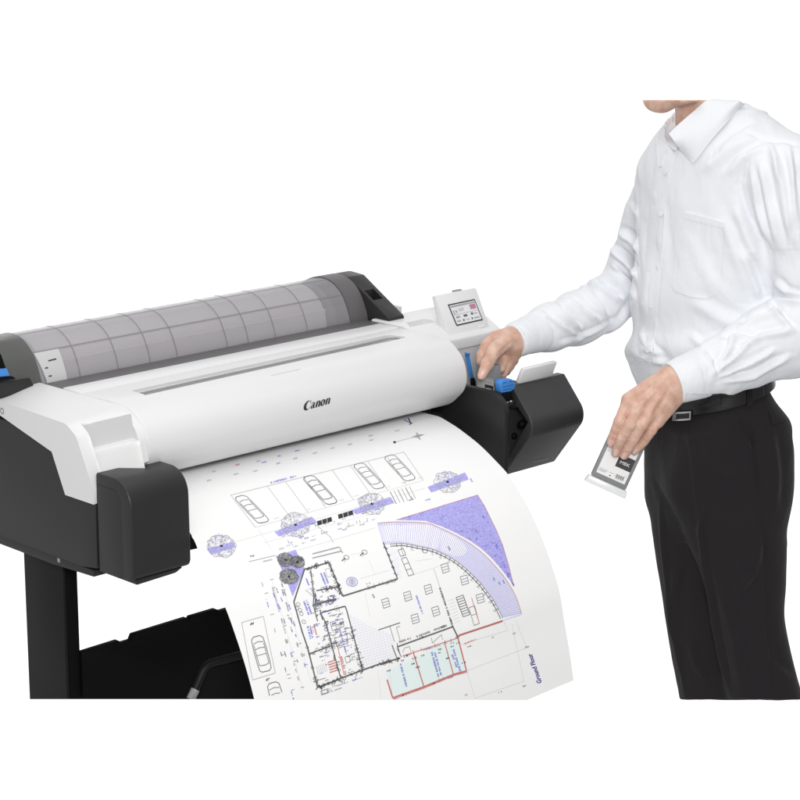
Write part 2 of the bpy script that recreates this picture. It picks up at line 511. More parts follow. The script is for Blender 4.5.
# --- roll cover: smoked, ribbed
CV = [(0.232, 0.956), (0.2335, 0.970), (0.2415, 0.990), (0.2525, 1.008), (0.267, 1.0205), (0.284, 1.0285), (0.303, 1.0312), (0.322, 1.029), (0.345, 1.020), (0.368, 1.004), (0.388, 0.982), (0.398, 0.956)]


def smooth_curve(pts, n_):
    pts = np.array(pts, float)
    s = np.concatenate([[0], np.cumsum(np.linalg.norm(np.diff(pts, axis=0), axis=1))])
    out = []
    for t in np.linspace(0, s[-1], n_):
        i = min(max(np.searchsorted(s, t) - 1, 0), len(pts) - 2)
        p0, p1, p2, p3 = pts[max(i - 1, 0)], pts[i], pts[i + 1], pts[min(i + 2, len(pts) - 1)]
        q = (t - s[i]) / max(s[i + 1] - s[i], 1e-9)
        out.append(0.5 * ((2 * p1) + (-p0 + p2) * q + (2 * p0 - 5 * p1 + 4 * p2 - p3) * q * q + (-p0 + 3 * p1 - 3 * p2 + p3) * q ** 3))
    return np.array(out)


def shell(name, curve, x0, x1, m_, parent, lift=0.0, thick=0.0015):
    bm = bmesh.new()
    c = np.array(curve); t = np.gradient(c, axis=0); nn = np.stack([-t[:, 1], t[:, 0]], 1); nn /= np.linalg.norm(nn, axis=1)[:, None]
    A = c + nn * lift; B = c + nn * (lift - thick)
    add_prism(bm, [tuple(p) for p in A] + [tuple(p) for p in B[::-1]], x0, x1)
    return finish(bm, name, m_, parent, 40)


cvs = smooth_curve(CV, 48)
cover = shell('roll_cover', cvs, -0.0245, 0.622, M['smoke'], P)
# raised ribs moulded on the cover: arcs across it and bars along it
mid = lambda u, v: px(u, v, 0)[0]
arc_x = []
for u, v in ((79, 382), (117, 372), (149, 367), (176, 360), (226, 349), (247, 344), (274, 337), (306, 331)):
    arc_x.append(py(u, v, 0.236)[0])
for x in arc_x:
    shell('cover_rib', cvs[1:26], x - 0.0008, x + 0.0008, M['smoke_rib'], cover, 0.0008, 0.0007)
for k, w in ((11, 1), (20, 2)):
    shell('cover_rib', np.array([cvs[k], cvs[k] + (cvs[k + 1] - cvs[k]) * 0.42]), -0.024, 0.62, M['smoke_rib'], cover, 0.0007, 0.0006)
M['smoke_dark'] = bpy.data.materials['smoked_clear_plastic'].copy()
M['smoke_dark'].name = 'dark_smoked_plastic'
M['smoke_dark'].node_tree.nodes['Principled BSDF'].inputs['Base Color'].default_value = (0.13, 0.135, 0.13, 1)
M['smoke_dark'].node_tree.nodes['Principled BSDF'].inputs['Alpha'].default_value = 0.72
shell('cover_end_band', cvs, -0.150, -0.025, M['smoke_dark'], P, 0.0005, 0.002)
shell('cover_end_band', cvs[24:40], -0.150, -0.025, M['smoke'], P, 0.0016, 0.001)
shell('cover_end_band', cvs, 0.6225, 0.662, M['gap'], P, 0.002, 0.006)
EC = rounded([(0.178, 0.956), (0.178, 0.972, 0.006), (0.280, 1.0305, 0.012), (0.318, 1.0325, 0.03), (0.375, 1.005), (0.40, 0.97), (0.40, 0.92), (0.178, 0.92)], 5)
ec = prism('cover_end_cap', EC, 0.6625, 0.700, M['dark'], P, 0.002)
carve(ec, cut_bm([(0.222, 0.90), (0.222, 1.2), (0.246, 1.2), (0.246, 0.985), (0.235, 0.980)], 0.668, 0.690, 0))
box('cap_pocket', 0.6685, 0.6895, 0.2225, 0.2455, 0.940, 0.984, M['black'], P, 0)
bm = bmesh.new()
bmesh.ops.create_cone(bm, cap_ends=True, segments=40, radius1=0.062, radius2=0.062, depth=0.014, matrix=Matrix.Translation((0.601, 0.3125, 0.958)) @ Matrix.Rotation(math.pi / 2, 4, 'Y'))
finish(bm, 'roll_flange', M['gap'], P, 35, 0.001)
box('release_tab', 0.704, 0.716, 0.20, 0.22, 0.955, 0.983, M['white2'], P, 0.002)
box('roll_cradle', -0.150, -0.028, 0.240, 0.39, 0.945, 0.982, M['darker'], P, 0.004)
# holder seen through the left end: flange, hub and blue lock
bm = bmesh.new()
bmesh.ops.create_cone(bm, cap_ends=True, segments=40, radius1=0.062, radius2=0.062, depth=0.012, matrix=Matrix.Translation((-0.036, 0.3125, 0.958)) @ Matrix.Rotation(math.pi / 2, 4, 'Y'))
fl = finish(bm, 'roll_flange', M['darker'], P, 35, 0.001)
bm = bmesh.new()
bmesh.ops.create_cone(bm, cap_ends=True, segments=32, radius1=0.03, radius2=0.026, depth=0.03, matrix=Matrix.Translation((-0.058, 0.3125, 0.958)) @ Matrix.Rotation(math.pi / 2, 4, 'Y'))
finish(bm, 'hub', M['black'], fl, 35, 0.001)
def slab(name, quad, y, depth, m_, parent, bevel=0.0006):
    f = [tuple(py(u, v, y)) for u, v in quad]
    return hull(name, f + [(a, b_ + depth, c) for a, b_, c in f], m_, parent, bevel)


slab('blue_lock', [(-6, 369.5), (7, 368.5), (10, 376), (-6, 377.5)], 0.226, 0.006, M['blue'], fl)
slab('lock_arm', [(-6, 377.8), (13, 376.6), (16.5, 378.6), (-6, 382)], 0.224, 0.008, M['black'], fl)
slab('lock_housing', [(-6, 353), (1, 354), (6, 368), (-6, 369)], 0.229, 0.004, M['black'], fl)
slab('cradle_front', [(-6, 384), (30, 378), (37, 392), (-6, 402)], 0.226, 0.004, M['dark'], fl)

# front guide plate with scale marks, over the lower edge of the cover
fr_ = cvs[0:12]
gp_bm = bmesh.new(); rr_ = []
for i_, (y, z) in enumerate(fr_):
    t_ = i_ / 11; xl = -0.014 - 0.010 * t_; xr = 0.022
    rr_.append([gp_bm.verts.new((x, y - 0.0016, z + 0.0006)) for x in (xl, (xl + xr) / 2, xr)] + [gp_bm.verts.new((x, y - 0.0006, z)) for x in (xr, (xl + xr) / 2, xl)])
for A, B in zip(rr_, rr_[1:]):
    for k in range(6): gp_bm.faces.new((A[k], A[(k + 1) % 6], B[(k + 1) % 6], B[k]))
gp_bm.faces.new(rr_[0][::-1]); gp_bm.faces.new(rr_[-1])
gpo = finish(gp_bm, 'guide_plate', M['white2'], P, 40)
gt_ = bvh_of(gpo); mk = bmesh.new()
for (u, v, du, dv) in ((52, 359.3, 8, -2), (46.3, 367.3, 3, -.7), (50, 375.4, 3, -.7)):
    patch_q = [(u - du / 2, v - dv / 2), (u + du / 2, v + dv / 2), (u + du / 2 + .3, v + dv / 2 + 1.3), (u - du / 2 + .3, v - dv / 2 + 1.3)]
    h4 = [on(gt_, a, b_, 0.0004) for a, b_ in patch_q]
    if None not in h4: mk.faces.new([mk.verts.new(h[0]) for h in h4])
finish(mk, 'scale_mark', M['ink_black'], gpo, 0)

# --- control panel
pl_t, pl_b = px(436, 296, 0.715), px(451, 335.5, 0.715)
pr_t, pr_b = px(476, 287, 0.815), px(489, 328, 0.815)
p_t = np.array([0.0, (pl_t[1] + pr_t[1]) / 2, (pl_t[2] + pr_t[2]) / 2]); p_b = np.array([0.0, (pl_b[1] + pr_b[1]) / 2, (pl_b[2] + pr_b[2]) / 2])
ez = (p_t - p_b); ez /= np.linalg.norm(ez); en = np.array([0, -ez[2], ez[1]])
if en[1] > 0: en = -en
X0, X1 = 0.715, 0.815
cpn = hull('control_panel', [(X0, *p_b[1:]), (X1, *p_b[1:]), (X1, *p_t[1:]), (X0, *p_t[1:]),
                             (X0, p_b[1] + 0.024, p_b[2] + .002), (X1, p_b[1] + 0.024, p_b[2] + .002), (X1, p_t[1] + 0.011, p_t[2] - 0.003), (X0, p_t[1] + 0.011, p_t[2] - 0.003)], M['white'], P, 0.003)
pt_ = bvh_of(cpn)


def patch(bm, tree, quad, lift, mi=0, n_=1):
    vs = [on(tree, u, v, lift) for u, v in quad]
    if any(q_ is None for q_ in vs): return
    f = bm.faces.new([bm.verts.new(q_[0]) for q_ in vs]); f.material_index = mi


scr = [np.array(p) for p in ((447.5, 304.7), (474.4, 299.0), (482.8, 320.2), (456.4, 326.2))]


def sq(a, b_):
    return tuple((scr[0] * (1 - a) + scr[1] * a) * (1 - b_) + (scr[3] * (1 - a) + scr[2] * a) * b_)


bm = bmesh.new()
patch(bm, pt_, [sq(0, 0), sq(1, 0), sq(1, 1), sq(0, 1)], 0.0006, 0)
patch(bm, pt_, [sq(.035, .06), sq(.965, .06), sq(.965, .94), sq(.035, .94)], 0.0009, 1)
for a0, b0, a1, b1, k in ((.05, .09, .95, .17, 2), (.72, .2, .93, .42, 3), (.08, .30, .12, .50, 2), (.16, .32, .22, .44, 2), (.28, .28, .5, .31, 2), (.28, .36, .46, .39, 2), (.06, .5, .95, .515, 2),
                          (.10, .58, .24, .68, 2), (.38, .58, .52, .68, 4), (.66, .56, .74, .66, 4), (.76, .6, .9, .64, 2), (.08, .78, .22, .84, 2), (.3, .77, .36, .85, 4), (.42, .80, .55, .83, 2), (.62, .77, .67, .86, 4), (.72, .79, .92, .85, 2)):
    patch(bm, pt_, [sq(a0, b0), sq(a1, b0), sq(a1, b1), sq(a0, b1)], 0.0012, k)
finish(bm, 'touch_screen', [M['bezel'], M['screen'], M['ink_grey'], M['pink'], M['ink_dark']], cpn, 0)
tx0 = py(453.5, 292.3, p_t[1] + 0.006)[0]
box('status_light', tx0 - 0.001, tx0 + 0.018, p_t[1] + 0.003, p_t[1] + 0.009, p_t[2] - 0.006, p_t[2] + 0.0012, M['grey'], cpn, 0.0008)
for u, v in ((480, 326.6), (482.8, 326.2)):
    h = on(pt_, u, v, 0.0004)
    bm = bmesh.new()
    bmesh.ops.create_uvsphere(bm, u_segments=10, v_segments=6, radius=0.002, matrix=Matrix.Translation(h[0]))
    finish(bm, 'indicator', M['cartlabel'], cpn)

# --- ink bay on the right
IW = rounded([(0.07, 0.733), (0.07, 0.8885), (-0.106, 0.8885, 0.036), (-0.1035, 0.733)], 9)
bay = prism('ink_bay', IW, 0.6555, 0.668, M['darker'], P, 0.003)
box('bay_front_post', 0.6685, 0.691, -0.082, -0.06, 0.733, 0.858, M['darker'], P, 0.002)
box('bay_floor', 0.6685, 0.836, -0.045, 0.0715, 0.80, 0.858, M['black'], P, 0.002)
hull('bay_sill', [(0.6685, -0.082, 0.8585), (0.7075, -0.082, 0.8585), (0.7075, -0.079, 0.868), (0.6685, -0.079, 0.868),
                  (0.6685, -0.0645, 0.8585), (0.7075, -0.0645, 0.8585), (0.7075, -0.0645, 0.870), (0.6685, -0.0645, 0.870)], M['darker'], P, 0.001)
slab('sill_mark', [(505, 402.6), (508.6, 401.6), (508.9, 402.5), (505.3, 403.5)], -0.0835, 0.001, M['grey'], bay, 0)
slab('sill_mark', [(510.2, 400.9), (511.8, 400.5), (512.0, 401.6), (510.4, 402.0)], -0.0835, 0.001, M['cartlabel'], bay, 0)
WD = rounded([(-0.052, 0.729), (-0.127, 0.826, 0.030), (-0.072, 0.889, 0.004), (-0.055, 0.8885), (-0.010, 0.80), (-0.010, 0.74)], 10)
M['door'] = mat('charcoal_plastic_lit', (0.036, 0.036, 0.037), 0.42, 0.22, 1100, 0.5)  # same charcoal plastic, light falling on the door put into its colour
wd = prism('ink_tank_door', WD, 0.708, 0.838, M['door'], P, 0.0025, seg=3)
cav = [px(507.5, 409, 0.708), px(517.5, 407, 0.708), px(528, 422, 0.708), px(508, 459, 0.708)]
carve(wd, cut_bm([(p[1], p[2]) for p in cav], 0.69, 0.735, 0))
bm = bmesh.new()
for (u, v, r_) in ((522, 424, 0.0075), (514, 436, 0.006)):
    c = px(u, v, 0.722)
    bmesh.ops.create_icosphere(bm, subdivisions=2, radius=r_, matrix=Matrix.Translation(c))
finish(bm, 'latch_hook', M['black'], wd)
bm = bmesh.new()
wt = bvh_of(wd)
for i in range(13):
    u = 533 + i * 1.15; v = 462.5 - i * 0.30
    patch(bm, wt, [(u, v), (u + .75, v - .2), (u + .95, v - 1.1 - .5 * (i % 3 == 0)), (u + .2, v - .9)], 0.0004)
finish(bm, 'embossed_lettering', M['grey'], wd, 0)
# raised flap of the ink cover
fl_ = [(0.722, -0.0735, 0.8905), (0.806, -0.0735, 0.8905), (0.808, -0.083, 0.9165), (0.725, -0.083, 0.9165)]
hull('ink_cover_flap', fl_ + [(a, b_ + 0.009, c + 0.002) for a, b_, c in fl_], M['white'], P, 0.0025)
# blue levers
lv = hull('lock_lever', [tuple(py(u, v, 0.03)) for u, v in ((464.6, 354), (469, 353.2), (474, 378), (470, 378.5))] + [tuple(py(u, v, 0.036)) for u, v in ((464.6, 354), (469, 353.2), (474, 378), (470, 378.5))], M['blue'], P, 0.0008)
hull('lever_tip', [tuple(py(u, v, 0.026)) for u, v in ((464.6, 352.2), (470.2, 353.2), (470, 355.4), (465, 355.6))] + [tuple(py(u, v, 0.034)) for u, v in ((464.6, 352.2), (470.2, 353.2), (470, 355.4), (465, 355.6))], M['blue'], lv, 0.0006)
hull('lever_base', [tuple(py(u, v, 0.028)) for u, v in ((470.2, 378.2), (474.5, 377.4), (477.5, 389), (470.5, 389))] + [tuple(py(u, v, 0.04)) for u, v in ((470.2, 378.2), (474.5, 377.4), (477.5, 389), (470.5, 389))], M['black'], P, 0.001)
# second lever, lying forward: a blue ribbed cap on a black foot
cy = -0.0835
cap_q = [(500.5, 383.5), (503, 379.8), (512, 379.0), (515.4, 383), (515.2, 388.5), (511, 391.5), (502, 393)]
bm = bmesh.new()
fr = [bm.verts.new(tuple(py(u, v, cy))) for u, v in cap_q]; bk = [bm.verts.new(tuple(py(u, v, cy) + np.array([0, 0.014, 0]))) for u, v in cap_q]
bm.faces.new(fr); bm.faces.new(bk[::-1])
for i in range(len(fr)): bm.faces.new((fr[i], bk[i], bk[(i + 1) % len(fr)], fr[(i + 1) % len(fr)]))
cap = finish(bm, 'lock_lever', M['blue'], P, 35, 0.0016, 3)
M['blue_dark'] = mat('blue_plastic_groove_shade', (0.02, 0.11, 0.34), 0.5)  # darker copy of the blue, for strips that paint the shade of grooves
for (u0, v0, u1, v1) in ((503, 383, 507, 382), (502.5, 387, 513.5, 384.2), (503, 390, 512, 388), (509, 381.4, 513, 380.8)):
    g = [(u0, v0), (u1, v1), (u1, v1 + .7), (u0, v0 + .7)]
    hull('groove_shade', [tuple(py(u, v, cy - 0.0008)) for u, v in g] + [tuple(py(u, v, cy + 0.003)) for u, v in g], M['blue_dark'], cap, 0)
hull('lever_base', [tuple(py(u, v, cy + .001)) for u, v in ((502, 393), (512, 391), (513, 399), (502.5, 402))] + [tuple(py(u, v, cy + .012)) for u, v in ((502, 393), (512, 391), (513, 399), (502.5, 402))], M['black'], P, 0.001)

# ================================================================== STAND
S = empty('printer_stand', (0.27, 0.12, 0.30), 'black steel stand with a basket under the plotter', 'stand')
lg = box('leg', -0.0905, -0.0855, 0.103, 0.204, 0.36, 0.722, M['frame'], S, 0.0015)
trim_below(lg, 699.2)
lg2 = box('leg_shaded_side', -0.0850, -0.063, 0.104, 0.203, 0.36, 0.722, M['frame_shaded'], S, 0.001)  # added black block: shade on the leg's front put into its colour
box('leg_bracket', -0.088, -0.02, 0.095, 0.21, 0.714, 0.7215, M['black'], S, 0.001)
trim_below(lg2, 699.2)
cr = prism('rear_panel', [(-0.0625, 0.36), (-0.0625, 0.5705), (0.009, 0.5715), (0.015, 0.566), (0.033, 0.566), (0.038, 0.5745), (0.145, 0.5755), (0.1475, 0.572), (0.150, 0.572), (0.1525, 0.5755), (0.205, 0.5755), (0.215, 0.570), (0.585, 0.570), (0.585, 0.36)], 0.100, 0.1115, M['frame_shaded'], S, 0.0025, axis=1)
trim_below(cr, 699.2)
lr = box('leg', 0.613, 0.618, 0.103, 0.204, 0.36, 0.722, M['frame'], S, 0.0015); trim_below(lr, 699.2)
lr2 = box('leg_shaded_side', 0.5855, 0.6125, 0.104, 0.203, 0.36, 0.722, M['frame_shaded'], S, 0.001); trim_below(lr2, 699.2)  # black block again painting the shaded front of the leg
bm = bmesh.new()
path = [py(u, v, -0.02) for u, v in ((186, 712), (195, 690), (203, 671), (206.5, 666), (211, 663.2), (225, 659.5), (245, 654), (262, 650))]
tube(bm, path, 0.0068, 12)
arm = finish(bm, 'basket_arm', M['frame'], S)
trim_below(arm, 699.2)
bm = bmesh.new()
tube(bm, [py(u, v, -0.0205) for u, v in ((190.6, 699.2), (195.4, 689.5))], 0.0071, 12)
sleeve = finish(bm, 'arm_sleeve', M['grey'], S); trim_below(sleeve, 699.2)
cq = [(197, 702), (210, 669), (255, 657), (300, 690), (262, 705)]
bm = bmesh.new()
fr = [bm.verts.new(tuple(py(u, v, -0.018))) for u, v in cq]; bk = [bm.verts.new(tuple(py(u, v, -0.018) + np.array([0, 0.003, 0]))) for u, v in cq]
bm.faces.new(fr); bm.faces.new(bk[::-1])
for i in range(5): bm.faces.new((fr[i], bk[i], bk[(i + 1) % 5], fr[(i + 1) % 5]))
bc = finish(bm, 'basket_cloth', M['mesh'], S, 0); trim_below(bc, 699.2)

# ================================================================== PAPER ROLL inside the cover
bm = bmesh.new()
bmesh.ops.create_cone(bm, cap_ends=True, segments=64, radius1=0.067, radius2=0.067, depth=0.590, matrix=Matrix.Translation((0.285, 0.3125, 0.958)) @ Matrix.Rotation(math.pi / 2, 4, 'Y'))
PROLL = bm
roll = tag(finish(bm, 'paper_roll', M['rollpaper'], None, 35, 0.0006), 'white paper roll lying under the smoked ribbed cover', 'paper roll')
box('backing_sheet', -0.005, 0.575, 0.2440, 0.2446, 0.957, 0.992, M['rollpaper'], roll, 0)  # pale sheet added behind the lower front of the cover to lighten it

# ================================================================== THE PRINTED PLAN
# right and left edge of the sheet as (y, z) profiles from under the lid to the free end
PR = [(0.12, 0.8400), (0.06, 0.8402), (0.019, 0.8405), (0.0, 0.8400), (-0.023, 0.8345), (-0.047, 0.8275), (-0.093, 0.8095), (-0.138, 0.785), (-0.159, 0.771), (-0.184, 0.747), (-0.206, 0.723), (-0.229, 0.691), (-0.251, 0.654), (-0.274, 0.604), (-0.286, 0.556), (-0.298, 0.508), (-0.308, 0.459)]
PL = [(0.12, 0.8400), (0.06, 0.8402), (0.012, 0.8400), (-0.020, 0.8340), (-0.050, 0.8190), (-0.090, 0.788), (-0.111, 0.761), (-0.138, 0.729), (-0.166, 0.694), (-0.188, 0.657), (-0.209, 0.616), (-0.228, 0.569), (-0.243, 0.52), (-0.256, 0.47), (-0.266, 0.42), (-0.274, 0.37)]


def dense(prof, n_=400):
    c = smooth_curve(prof, n_)
    s = np.concatenate([[0], np.cumsum(np.linalg.norm(np.diff(c, axis=0), axis=1))])
    return c, s


cR, sR = dense(PR); cL, sL = dense(PL)
SLEN = sR[-1]
PX0, PX1 = 0.0035, 0.610


def sheet(x, s):
    t = (x - PX0) / (PX1 - PX0)
    yr, zr = np.interp(s, sR, cR[:, 0]), np.interp(s, sR, cR[:, 1])
    yl, zl = np.interp(s, sL, cL[:, 0]), np.interp(s, sL, cL[:, 1])
    wv = 0.0011 * math.sin(11 * x + 7 * s + 1.0) * min(1.0, max(0.0, (s - 0.18) / 0.2)) + 0.0006 * math.sin(27 * x - 9 * s) * min(1.0, max(0.0, (s - 0.25) / 0.2))
    return np.array([x, yl + (yr - yl) * t - wv, zl + (zr - zl) * t + wv * 0.4])


def row_of(p):
    q_ = np.asarray(p) - CAM
    return 400 - FPX * (q_ @ UP) / (q_ @ FW)


plan_bm = bmesh.new()
NX, NS = 70, 130
grid = []
for i in range(NX + 1):
    x = PX0 + (PX1 - PX0) * i / NX
    lo, hi = 0.3, SLEN
    if row_of(sheet(x, hi)) > 700.2:          # the sheet is cut off square across the picture's lower end
        for _ in range(40):
            md_ = (lo + hi) / 2
            if row_of(sheet(x, md_)) > 700.2: hi = md_
            else: lo = md_
    grid.append([plan_bm.verts.new(tuple(sheet(x, hi * j / NS))) for j in range(NS + 1)])
for A, B in zip(grid, grid[1:]):
    for j in range(NS): plan_bm.faces.new((A[j], A[j + 1], B[j + 1], B[j]))
plan_bm.normal_update()
plan_tree = BVHTree.FromBMesh(plan_bm)
INKS = ['paper', 'ink_black', 'ink_dark', 'ink_grey', 'ink_faint', 'ink_blue', 'ink_violet', 'ink_lilac', 'ink_cyan', 'ink_red', 'ink_navy']
K, D_, G, FT, BL, VI, LI, CY, RD, NV = range(1, 11)
LAYER = {VI: 0.00022, LI: 0.00012, CY: 0.00014, FT: 0.00028, G: 0.00032, D_: 0.00036, K: 0.00044, BL: 0.00040, RD: 0.00040, NV: 0.00044}


def S3(u, v, ink):
    if v > 699.4: return None
    return on(plan_tree, u, v, LAYER[ink])


def line(pts, w, ink, closed=False):
    """an inked line on the sheet; w in photograph pixels"""
    pts = [np.array(p, float) for p in pts]
    if closed: pts = pts + [pts[0]]
    w_ = w * 0.00140 / 2
    for a, b_ in zip(pts, pts[1:]):
        L = np.linalg.norm(b_ - a)
        k = max(1, int(L / 5))
        prev = None
        hs = [S3(*(a + (b_ - a) * i / k), ink) for i in range(k + 1)]
        if hs[0] is None or hs[-1] is None: continue
        tdir = (hs[-1][0] - hs[0][0])
        if tdir.length < 1e-7: continue
        tdir.normalize()
        for h in hs:
            if h is None: prev = None; continue
            sd = h[1].cross(tdir).normalized() * w_
            cur = (plan_bm.verts.new(h[0] - sd), plan_bm.verts.new(h[0] + sd))
            if prev:
                f = plan_bm.faces.new((prev[0], prev[1], cur[1], cur[0])); f.material_index = ink
            prev = cur


def fill(pts, ink, cell=6.0):
    """a filled area on the sheet, cut into cells so that it follows the curve"""
    from mathutils.geometry import tessellate_polygon
    tb = bmesh.new()
    vs = [tb.verts.new((p[0], p[1], 0)) for p in pts]
    tb.faces.new(vs)
    lo = np.min(pts, axis=0); hi = np.max(pts, axis=0)
    for ax in (0, 1):
        t = math.floor(lo[ax] / cell) * cell + cell
        while t < hi[ax]:
            no = Vector((1, 0, 0)) if ax == 0 else Vector((0, 1, 0))
            bmesh.ops.bisect_plane(tb, geom=list(tb.verts) + list(tb.edges) + list(tb.faces), plane_co=no * t, plane_no=no)
            t += cell
    mp = {}
    for v_ in tb.verts:
        h = S3(v_.co.x, v_.co.y, ink)
        mp[v_] = plan_bm.verts.new(h[0]) if h else None
    for f in tb.faces:
        q_ = [mp[v_] for v_ in f.verts]
        if None in q_: continue
        nf = plan_bm.faces.new(q_); nf.material_index = ink
    tb.free()


def scrib(a, b_, h=1.6, ink=D_, gap=0.0):
    """a run of tiny unreadable characters from a to b"""
    a, b_ = np.array(a, float), np.array(b_, float)
    L = np.linalg.norm(b_ - a); d = (b_ - a) / max(L, 1e-6); nn = np.array([-d[1], d[0]])
    t = 0.0
    while t < L:
        w = random.uniform(.5, 1.1)
        if random.random() > 0.12:
            c = a + d * (t + w / 2)
            k = random.uniform(.55, 1.0) * h / 2
            line([c - nn * k, c + nn * k], w * .8, ink)
            if random.random() < .5: line([c - d * .5 + nn * k * random.uniform(-1, 1), c + d * .5 + nn * k * random.uniform(-1, 1)], .5, ink)
        t += w + .25


def ellipse(c, r, k=22, sx=1.0, sy=1.0, jit=0.0):
    """a circle drawn on the flat sheet as it lies foreshortened here"""
    e1, e2 = np.array([0.95, -0.27]), np.array([0.40, 0.80])
    return [tuple(np.array(c) + (e1 * math.cos(2 * math.pi * i / k) * sx + e2 * math.sin(2 * math.pi * i / k) * sy) * r * (1 + random.uniform(-jit, jit))) for i in range(k)]


def A_(u, v): return (180 + .35 * u, 400 + .35 * v)
def B_(u, v): return (380 + .25 * u, 420 + .25 * v)
def C_(u, v): return (270 + .125 * u, 540 + .125 * v)
def E_(u, v): return (300 + .125 * u, 610 + .125 * v)
def F_(u, v): return (360 + .125 * u, 540 + .125 * v)
def H_(u, v): return (400 + .2625 * u, 500 + .2625 * v)
def J_(u, v): return (380 + .1125 * u, 620 + .1125 * v)


def lerp(a, b_, t): return tuple(np.array(a) * (1 - t) + np.array(b_) * t)


# dimension ticks along the top
for (u, v, k) in ((95, 205, G), (165, 185, RD), (160, 212, G), (225, 175, G), (240, 178, BL), (215, 203, G), (285, 160, BL), (282, 181, BL), (335, 145, BL), (330, 167, G), (385, 152, G), (435, 138, G), (485, 127, G), (545, 102, BL), (547, 115, G), (620, 88, G), (83, 230, G)):
    p = np.array(A_(u, v)); scrib(p - (2.2, -.6), p + (2.2, -.6), 1.5, k)
line([A_(652, 52), A_(660, 68)], 1.6, NV); line([A_(640, 57), A_(662, 68)], 1.6, NV); line([A_(655, 71), A_(664, 66)], 1.4, K)
# north arrow
c = np.array(A_(680, 103))
fill([tuple(c + np.array(q)) for q in ((-6.5, 1.2), (-1.2, -.9), (-2.2, -4.2), (.6, -1.4), (6.8, -1.6), (1.4, .8), (3.0, 4.4), (-.6, 1.5))], G)
line([A_(613, 121), A_(680, 103)], .6, G); fill(ellipse(A_(613, 121), 1.4, 10), K)
# parking bays
ba, bb, bc_, bd = A_(145, 272), A_(640, 149), A_(695, 230), A_(215, 364)
line([ba, bb, bc_], .55, G); line([ba, bd], .55, G); line([bd, bc_], .45, FT)
for t in (0.21, 0.315, 0.42, 0.585, 0.69, 0.79, 0.90):
    line([lerp(ba, bb, t), lerp(bd, bc_, t)], .5, G)
for i in range(11):
    p = np.array(lerp(bd, bc_, .03 + i * .095)); scrib(p + (-2.5, -2.6), p + (2.2, -4), 1.2, FT)


def car(c, ang_a, ln, wd_, ink=D_, full=True):
    """plan view of a parked car: outline, screens and roof; ang_a is a direction on the photograph"""
    c = np.array(c, float); a = np.array(ang_a, float); a /= np.linalg.norm(a)
    b2 = np.array([0.96, -0.27])
    def q_(s, t): return tuple(c + a * s * ln / 2 + b2 * t * wd_ / 2)
    out = [q_(-1, -.55), q_(-.86, -.92), q_(-.3, -1), q_(.5, -1), q_(.9, -.92), q_(1, -.6), q_(1.02, .5), q_(.9, .9), q_(.4, 1), q_(-.3, 1), q_(-.86, .92), q_(-1, .5)]
    line(out, .85, ink, True)
    line([q_(-.62, -.8), q_(-.7, 0), q_(-.62, .8)], .7, ink); line([q_(-.30, -.7), q_(-.35, 0), q_(-.30, .7)], .7, ink)
    line([q_(.05, -.72), q_(.05, .72)], .6, ink); line([q_(.62, -.72), q_(.66, 0), q_(.62, .72)], .7, ink)
    line([q_(-.55, -.78), q_(.62, -.76)], .7, ink); line([q_(-.55, .78), q_(.62, .76)], .7, ink)


car(A_(205, 312), (25, 26), 36, 12.5)
car(A_(400, 257), (25, 27), 37, 12.5, K)
car(A_(540, 217), (24, 26), 33, 12)
car(A_(628, 194), (24, 26), 33, 12)
scrib(A_(255, 238), A_(330, 218), 2.4, BL)
# planters and trees along the bays


def tree_plan(c, r, ink=G):
    c = np.array(c)
    for k in range(210):
        a = random.uniform(0, 2 * math.pi); q_ = r * math.sqrt(random.uniform(.03, 1))
        e1, e2 = np.array([0.95, -0.27]), np.array([0.40, 0.80])
        p = c + (e1 * math.cos(a) + e2 * math.sin(a)) * q_
        d = np.array([math.cos(k * 2.4), math.sin(k * 2.4)]) * random.uniform(.8, 1.9)
        line([p - d, p + d], .42, ink if k % 3 else VI)
    line(ellipse(c, r, 26, jit=.10), .6, ink, True)
    fill(ellipse(c, 1.5, 10), K)


fill([A_(76, 425), A_(150, 405), A_(160, 420), A_(88, 442)], VI)
fill([A_(270, 377), A_(376, 333), A_(392, 350), A_(283, 390)], VI); 
fill([A_(490, 315), A_(600, 277), A_(613, 294), A_(503, 327)], VI)
fill([B_(190, 268), B_(340, 210), B_(355, 238), B_(205, 290)], VI)
for p_, r in ((A_(118, 417), 13.5), (A_(330, 357), 13.8), (A_(548, 297), 13), (B_(270, 248), 12.5)): tree_plan(p_, r)
for p_ in (A_(412, 347), A_(472, 328)):
    p_ = np.array(p_)
    for k in (-1, 0, 1):
        q_ = p_ + np.array([5.0, -1.5]) * k
        fill([tuple(q_ + np.array(z)) for z in ((-2.3, -1.6), (2.2, -3), (2.8, 1.4), (-1.7, 2.9))], K)
        fill([tuple(q_ + np.array(z)) for z in ((-.8, .8), (.9, .3), (1.1, 1.5), (-.6, 2))], RD)
line([A_(380, 350), A_(430, 392), A_(438, 408)], .6, G)
for i in range(6):
    line([A_(600 + i * 11, 262 - i * 3), A_(618 + i * 11, 297 - i * 3)], .8, G if i % 2 else D_)
for (u, v, k) in ((375, 355, BL), (455, 355, BL), (470, 370, G), (520, 356, G), (415, 378, G), (380, 400, G), (355, 408, G), (312, 415, BL), (290, 425, G), (330, 418, G), (345, 392, BL), (708, 285, BL)):
    p = np.array(A_(u, v)); scrib(p - (2.5, -.7), p + (2.5, -.7), 1.6, k)
line([A_(160, 405), A_(700, 252)], .35, FT); line([A_(240, 408), A_(560, 322)], .35, FT); line([A_(225, 372), A_(260, 425)], .35, FT)
line([A_(300, 440), A_(560, 365)], .35, FT)
